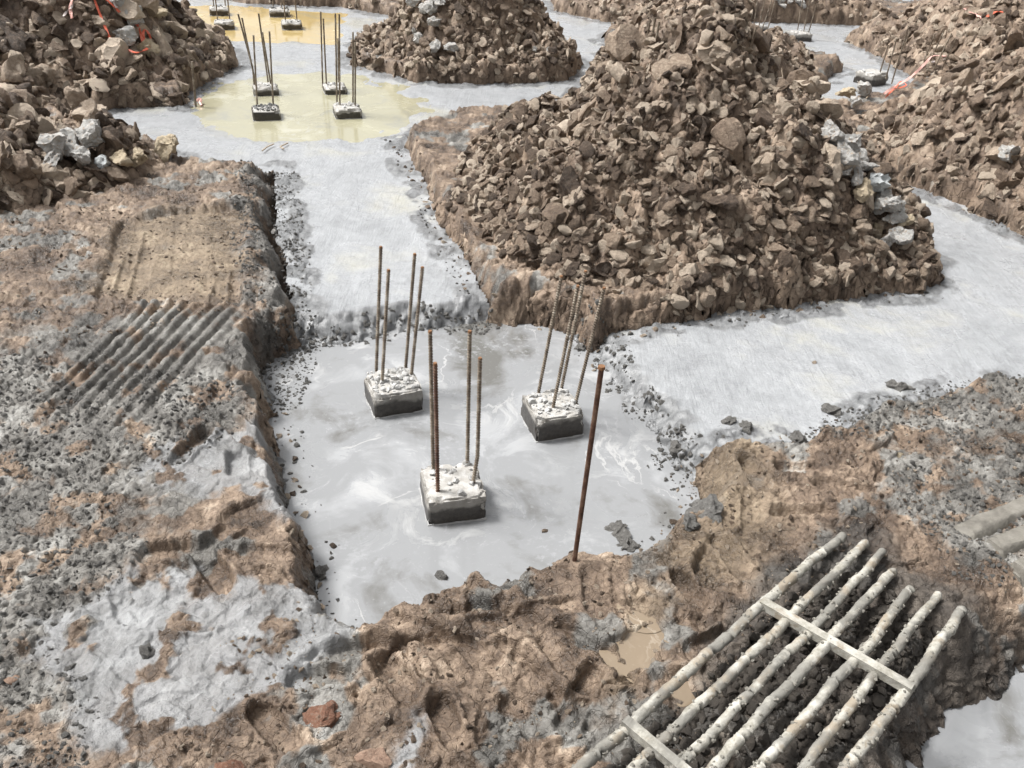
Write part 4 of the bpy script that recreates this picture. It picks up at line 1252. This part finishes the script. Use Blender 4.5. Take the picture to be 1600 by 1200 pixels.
for b, t, lab in [((1008,75),(1016,29),'leftmost of three thin rebars left of the big heap crown'),((1015,76),(1024,28),'middle of three thin rebars left of the big heap crown'),((1023,74),(1030,34),'rightmost of three thin rebars left of the big heap crown'),
                  ((1170,80),(1182,42),'left of two rebars poking up right of the big heap crown'),((1187,88),(1198,50),'right of two rebars poking up right of the big heap crown'),
                  ((1438,108),(1461,53),'first from left of the rebar row before the far right heap'),((1447,110),(1475,48),'second from left of the rebar row before the far right heap'),
                  ((1455,114),(1487,52),'third from left of the rebar row before the far right heap'),((1470,110),(1494,60),'last of the rebar row before the far right heap'),
                  ((1411,78),(1422,48),'single short rebar above the row, on the far right heap flank')]:
    P = surf([b])[0]; T = top_of(P, *t); 
    rod('rebar', [P - np.array([0, 0, .05]), T], .0085, 'rebar_steel', lab, 'rebar', RB, seg=6)

# ------------------------------------------------------------------ cement-crusted steel rack
bars = [[(1317,837),(1195,940),(987,1130),(890,1218)], [(1352,848),(1247,953),(1052,1140),(975,1215)], [(1379,861),(1274,978),(1079,1178),(1040,1220)],
        [(1396,894),(1312,983),(1117,1197),(1090,1228)], [(1423,921),(1350,1016),(1192,1197),(1165,1228)], [(1466,929),(1382,1035),(1257,1197),(1235,1228)], [(1504,953),(1423,1070),(1328,1195),(1305,1228)]]
ZR = .36
c0 = at(1250, 1010, ZR)
rack = empty('steel_rack', (c0[0], c0[1], ZR)); tag(rack, 'steel rack of seven parallel bars crusted with pale cement lying on dark soil', 'rack')
ties = {3: 0}
for i, bp in enumerate(bars):
    P = [at(u, v, ZR - (.085 if k == 0 else 0)) for k, (u, v) in enumerate(bp)]
    L = [Vector(p) - rack.location for p in P]
    n = 46; pts_ = []
    for k in range(n + 1):
        t = k / n * (len(L) - 1); a = min(int(t), len(L) - 2); pts_.append(L[a].lerp(L[a + 1], t - a))
    for k in range(1, n): pts_[k] = pts_[k] + Vector((mn.noise(pts_[k] * 7 + Vector((i, 0, 0))), 0, mn.noise(pts_[k] * 6 + Vector((0, i, 5))))) * .010
    me = tube_mesh('bar', pts_, .0168 - .001 * (i % 3), 14, 0, 'cement_coat', wob=.26, seed=i * 3 + 1)
    for p_ in me.polygons: p_.use_smooth = True
    link('bar', me, None, rack)
    # crust blobs
    r = np.random.default_rng(600 + i); k = 110
    idx = r.integers(4, n, k); Pm = np.array([pts_[j][:] for j in idx]); th_ = r.uniform(-.6, 3.7, k); dv = (pts_[-1] - pts_[0]).normalized(); sv = np.array([-dv.y, dv.x, 0]) / math.hypot(dv.x, dv.y)
    Pm = Pm + sv[None, :] * (np.cos(th_) * .0165)[:, None] + np.array([0, 0, 1.])[None, :] * (np.sin(th_) * .0155)[:, None] + np.array([dv.x, dv.y, 0])[None, :] * r.uniform(-.01, .01, (k, 1))
    scatter_mesh('crust', Pm, np.tile([0, 0, 1.], (k, 1)), r.uniform(.003, .009, k), r, 'cement_coat', rack)

def strap(p, q, wd=.030, th=.008, web=.03):
    A, B = Vector(at(*p, ZR + .024)) - rack.location, Vector(at(*q, ZR + .024)) - rack.location
    e = (B - A).normalized(); L = (B - A).length; n_ = Vector((-e.y, e.x, 0)).normalized()
    if n_.y > 0: n_ = -n_
    bm = bmesh.new()
    # an angle iron: top flange plus a flange hanging down on the near side
    prof = [(0, 0), (wd, 0), (wd, -web), (wd - .006, -web), (wd - .006, -th), (0, -th)]
    st = 40; rows = []
    for j in range(st + 1):
        base = A + e * L * j / st; row = []
        for (a, b_) in prof:
            k = mn.noise(Vector((j * .45, a * 60, b_ * 60))) * .0022
            row.append(bm.verts.new(base + n_ * (a + k) + Vector((0, 0, b_ + k))))
        rows.append(row)
    m_ = len(prof)
    for j in range(st):
        for k in range(m_): bm.faces.new((rows[j][k], rows[j][(k + 1) % m_], rows[j + 1][(k + 1) % m_], rows[j + 1][k]))
    bm.faces.new(rows[0]); bm.faces.new(rows[-1][::-1])
    bmesh.ops.recalc_face_normals(bm, faces=bm.faces)
    me = bpy.data.meshes.new('cross_strap'); bm.to_mesh(me); bm.free(); me.materials.append(MATS['cement_coat'])
    return link('cross_strap', me, None, rack)
strap((1194,932), (1430,1068)); strap((982,1117), (1110,1224))

# soil lumps under the rack
r = np.random.default_rng(77)
U = r.uniform(0, 1, (2600, 2)); A_, B_, C_ = at(1300,860,.33), at(900,1230,.33), at(1500,960,.33)
P = A_[None, :2] + U[:, :1] * (B_ - A_)[None, :2] + U[:, 1:] * (C_ - A_)[None, :2]
P = P.astype(np.float32); z_, N_ = normal_at(P[:, 0], P[:, 1], .03); S = .006 + .022 * r.random(len(P)) ** 3
mat_simple('wet_soil', [(.3, (.018, .015, .012)), (.5, (.048, .040, .032)), (.75, (.11, .095, .078))], 40, .55, .003)
tag(scatter_mesh('wet_soil_crumbs', np.stack([P[:, 0], P[:, 1], z_ + S * .2], 1), N_, S, r, 'wet_soil'), 'dark wet soil crumbs lying under the crusted steel rack', 'soil')

# half buried boards at the right edge
for i, (p, q, wd, lab) in enumerate([((1500,838),(1660,762),.075,'upper muddy board sunk in grey mud at the right edge'), ((1548,862),(1660,812),.07,'middle muddy board sunk in grey mud at the right edge'),
                                     ((1585,897),(1680,852),.06,'lowest muddy board, mostly buried, at the right edge')]):
    A, B = at(*p, .25), at(*q, .27)
    e = B - A; L = np.linalg.norm(e); ang = math.atan2(e[1], e[0])
    bm = bmesh.new(); bmesh.ops.create_grid(bm, x_segments=48, y_segments=14, size=.5)
    top = list(bm.verts)
    for v in top:
        x, y = v.co.x * L, v.co.y * (wd + .03)
        e_ = max(0, abs(y) - wd * .42) / (wd * .12 + .015)
        v.co = Vector((x, y, .022 - .05 * min(1, e_) ** 1.5))
        if v.co.x < -L * .47: v.co.z -= .03
        q = v.co + Vector((i * 9, 0, 0))
        v.co += Vector((mn.noise(q * 14) * .012, mn.noise(q * 11 + Vector((0, 4, 0))) * .010, mn.noise(q * 16) * .007 + abs(mn.noise(q * 40)) * .004))
    r_ = bmesh.ops.extrude_face_region(bm, geom=bm.faces[:])
    for v in [g_ for g_ in r_['geom'] if isinstance(g_, bmesh.types.BMVert)]: v.co.z -= .04
    bmesh.ops.recalc_face_normals(bm, faces=bm.faces)
    me = bpy.data.meshes.new('wooden_board'); bm.to_mesh(me); bm.free(); me.materials.append(MATS['muddy_wood'])
    for pl in me.polygons: pl.use_smooth = True
    me.set_sharp_from_angle(angle=R(40))
    o = link('wooden_board', me, None); o.location = (A + B) / 2; o.rotation_euler = (R(-8), 0, ang)
    tag(o, lab, 'board', 'boards sunk in the mud')

# ------------------------------------------------------------------ tape strewn over the heaps
def ribbon(name, pix, wd, mat, label, cat='tape', lift=.11, parent=None, group=None):
    P = surf(pix) + np.array([0, 0, lift])
    # densify
    pts = [Vector(p) for p in P]; out = []
    for a, b, c, d in zip([pts[0]] + pts[:-2], pts[:-1], pts[1:], pts[2:] + [pts[-1]]):
        for t in np.linspace(0, 1, 7, endpoint=False):
            out.append(.5 * ((2 * b) + (c - a) * t + (2 * a - 5 * b + 4 * c - d) * t * t + (3 * b - a - 3 * c + d) * t ** 3))
    out.append(pts[-1])
    V, F_ = [], []
    for i, p in enumerate(out):
        t = (out[min(i + 1, len(out) - 1)] - out[max(i - 1, 0)]).normalized()
        tw = mn.noise(Vector((i * .21, wd * 99, pix[0][0]))) * 2.4
        s = t.cross(Vector((math.sin(tw), -.3, 1))).normalized(); up = s.cross(t).normalized()
        for q in (s * wd / 2 + up * .002, -s * wd / 2 + up * .002, -s * wd / 2 - up * .002, s * wd / 2 - up * .002): V.append((p + q)[:])
    for i in range(len(out) - 1):
        for k in range(4): F_.append((i * 4 + k, i * 4 + (k + 1) % 4, i * 4 + 4 + (k + 1) % 4, i * 4 + 4 + k))
    me = bpy.data.meshes.new(name); me.from_pydata(V, [], F_); me.materials.append(MATS[mat])
    o = link(name, me, None, parent)
    if parent is None: tag(o, label, cat, group)
    return o
TG = 'tape ribbons on the upper left heap'
ribbon('plastic_tape', [(149,20),(160,45),(168,68),(180,88),(200,100),(218,105),(235,95),(238,78),(230,66),(228,80),(236,92)], .022, 'tape_red', 'long red tape running down the heap into a loop round the white rocks', group=TG)
ribbon('plastic_tape', [(152,-2),(165,18),(178,32),(192,48),(206,58),(220,68),(226,84)], .024, 'tape_red', 'red tape running from the heap top down to the grey white rock', group=TG)
ribbon('plastic_tape', [(100,-2),(106,14),(116,28),(119,42),(112,52),(104,50)], .020, 'tape_white', 'thin white tape hanging left of the pink one', group=TG)
ribbon('plastic_tape', [(140,-2),(132,14),(122,30),(116,42),(118,54)], .030, 'tape_pink', 'pink tape slanting down to the smooth clay block', group=TG)
ribbon('plastic_tape', [(146,-2),(143,10),(137,18),(146,20),(152,8)], .026, 'tape_red', 'short bunched red tape at the very top of the heap', group=TG)
ribbon('plastic_tape', [(66,-2),(72,8),(84,8),(90,-2)], .024, 'tape_red', 'red tape arc leftmost at the top edge', group=TG)
ribbon('plastic_tape', [(168,0),(176,16),(184,30),(190,45)], .018, 'tape_white', 'white tape strip beside the red tape near the top', group=TG)
TG = 'tape on the right heap'
ribbon('plastic_tape', [(1376,165),(1392,152),(1410,142),(1425,130),(1440,117),(1452,106),(1474,103)], .026, 'tape_pink', 'pink tape stretched along the shoulder of the right heap', group=TG, lift=.10)
ribbon('plastic_tape', [(1379,168),(1390,158),(1402,152),(1412,147),(1404,142),(1395,152)], .016, 'tape_red', 'red tape knot at the lower end of the pink tape', group=TG, lift=.09)
ribbon('plastic_tape', [(1452,108),(1462,104),(1475,104)], .035, 'tape_white', 'white tape end at the top of the pink tape', group=TG, lift=.06)
ribbon('plastic_tape', [(1502,30),(1512,34),(1524,29),(1530,34)], .045, 'tape_pink', 'reddish plastic scrap left on the far right heap crest', group=TG, lift=.03)
ribbon('plastic_tape', [(1540,32),(1552,30),(1564,28)], .03, 'tape_red', 'reddish plastic scrap right on the far right heap crest', group=TG, lift=.03)

# roots and twigs
TW = 'roots and twigs sticking out of the clay'
for i, (a, b, c, lab) in enumerate([((1141,55),(1155,80),(1170,100),'long dark root down the right of the big heap crown'),((1218,118),(1222,135),(1236,158),'pale root on the upper right flank of the big heap'),
                     ((72,186),(85,192),(98,197),'pale straight twig on the left heap'),((1352,158),(1357,152),(1361,143),'short pale stick at the end of the right heap'),
                     ((1500,10),(1497,2),(1504,-6),'pale stick on the far right heap crest'),((1124,12),(1120,4),(1116,-6),'upright splintered stick on the crown behind the big heap'),
                     ((410,240),(418,234),(428,230),'short dark twig at the far corner of the flat mud'),((444,238),(438,234),(450,228),'thin dark twig on the concrete beside the flat mud')]):
    P = surf([a, b, c]) + np.array([0, 0, .02])
    rod('twig', P, .006, 'dry_twig', lab, 'twig', TW, seg=5)
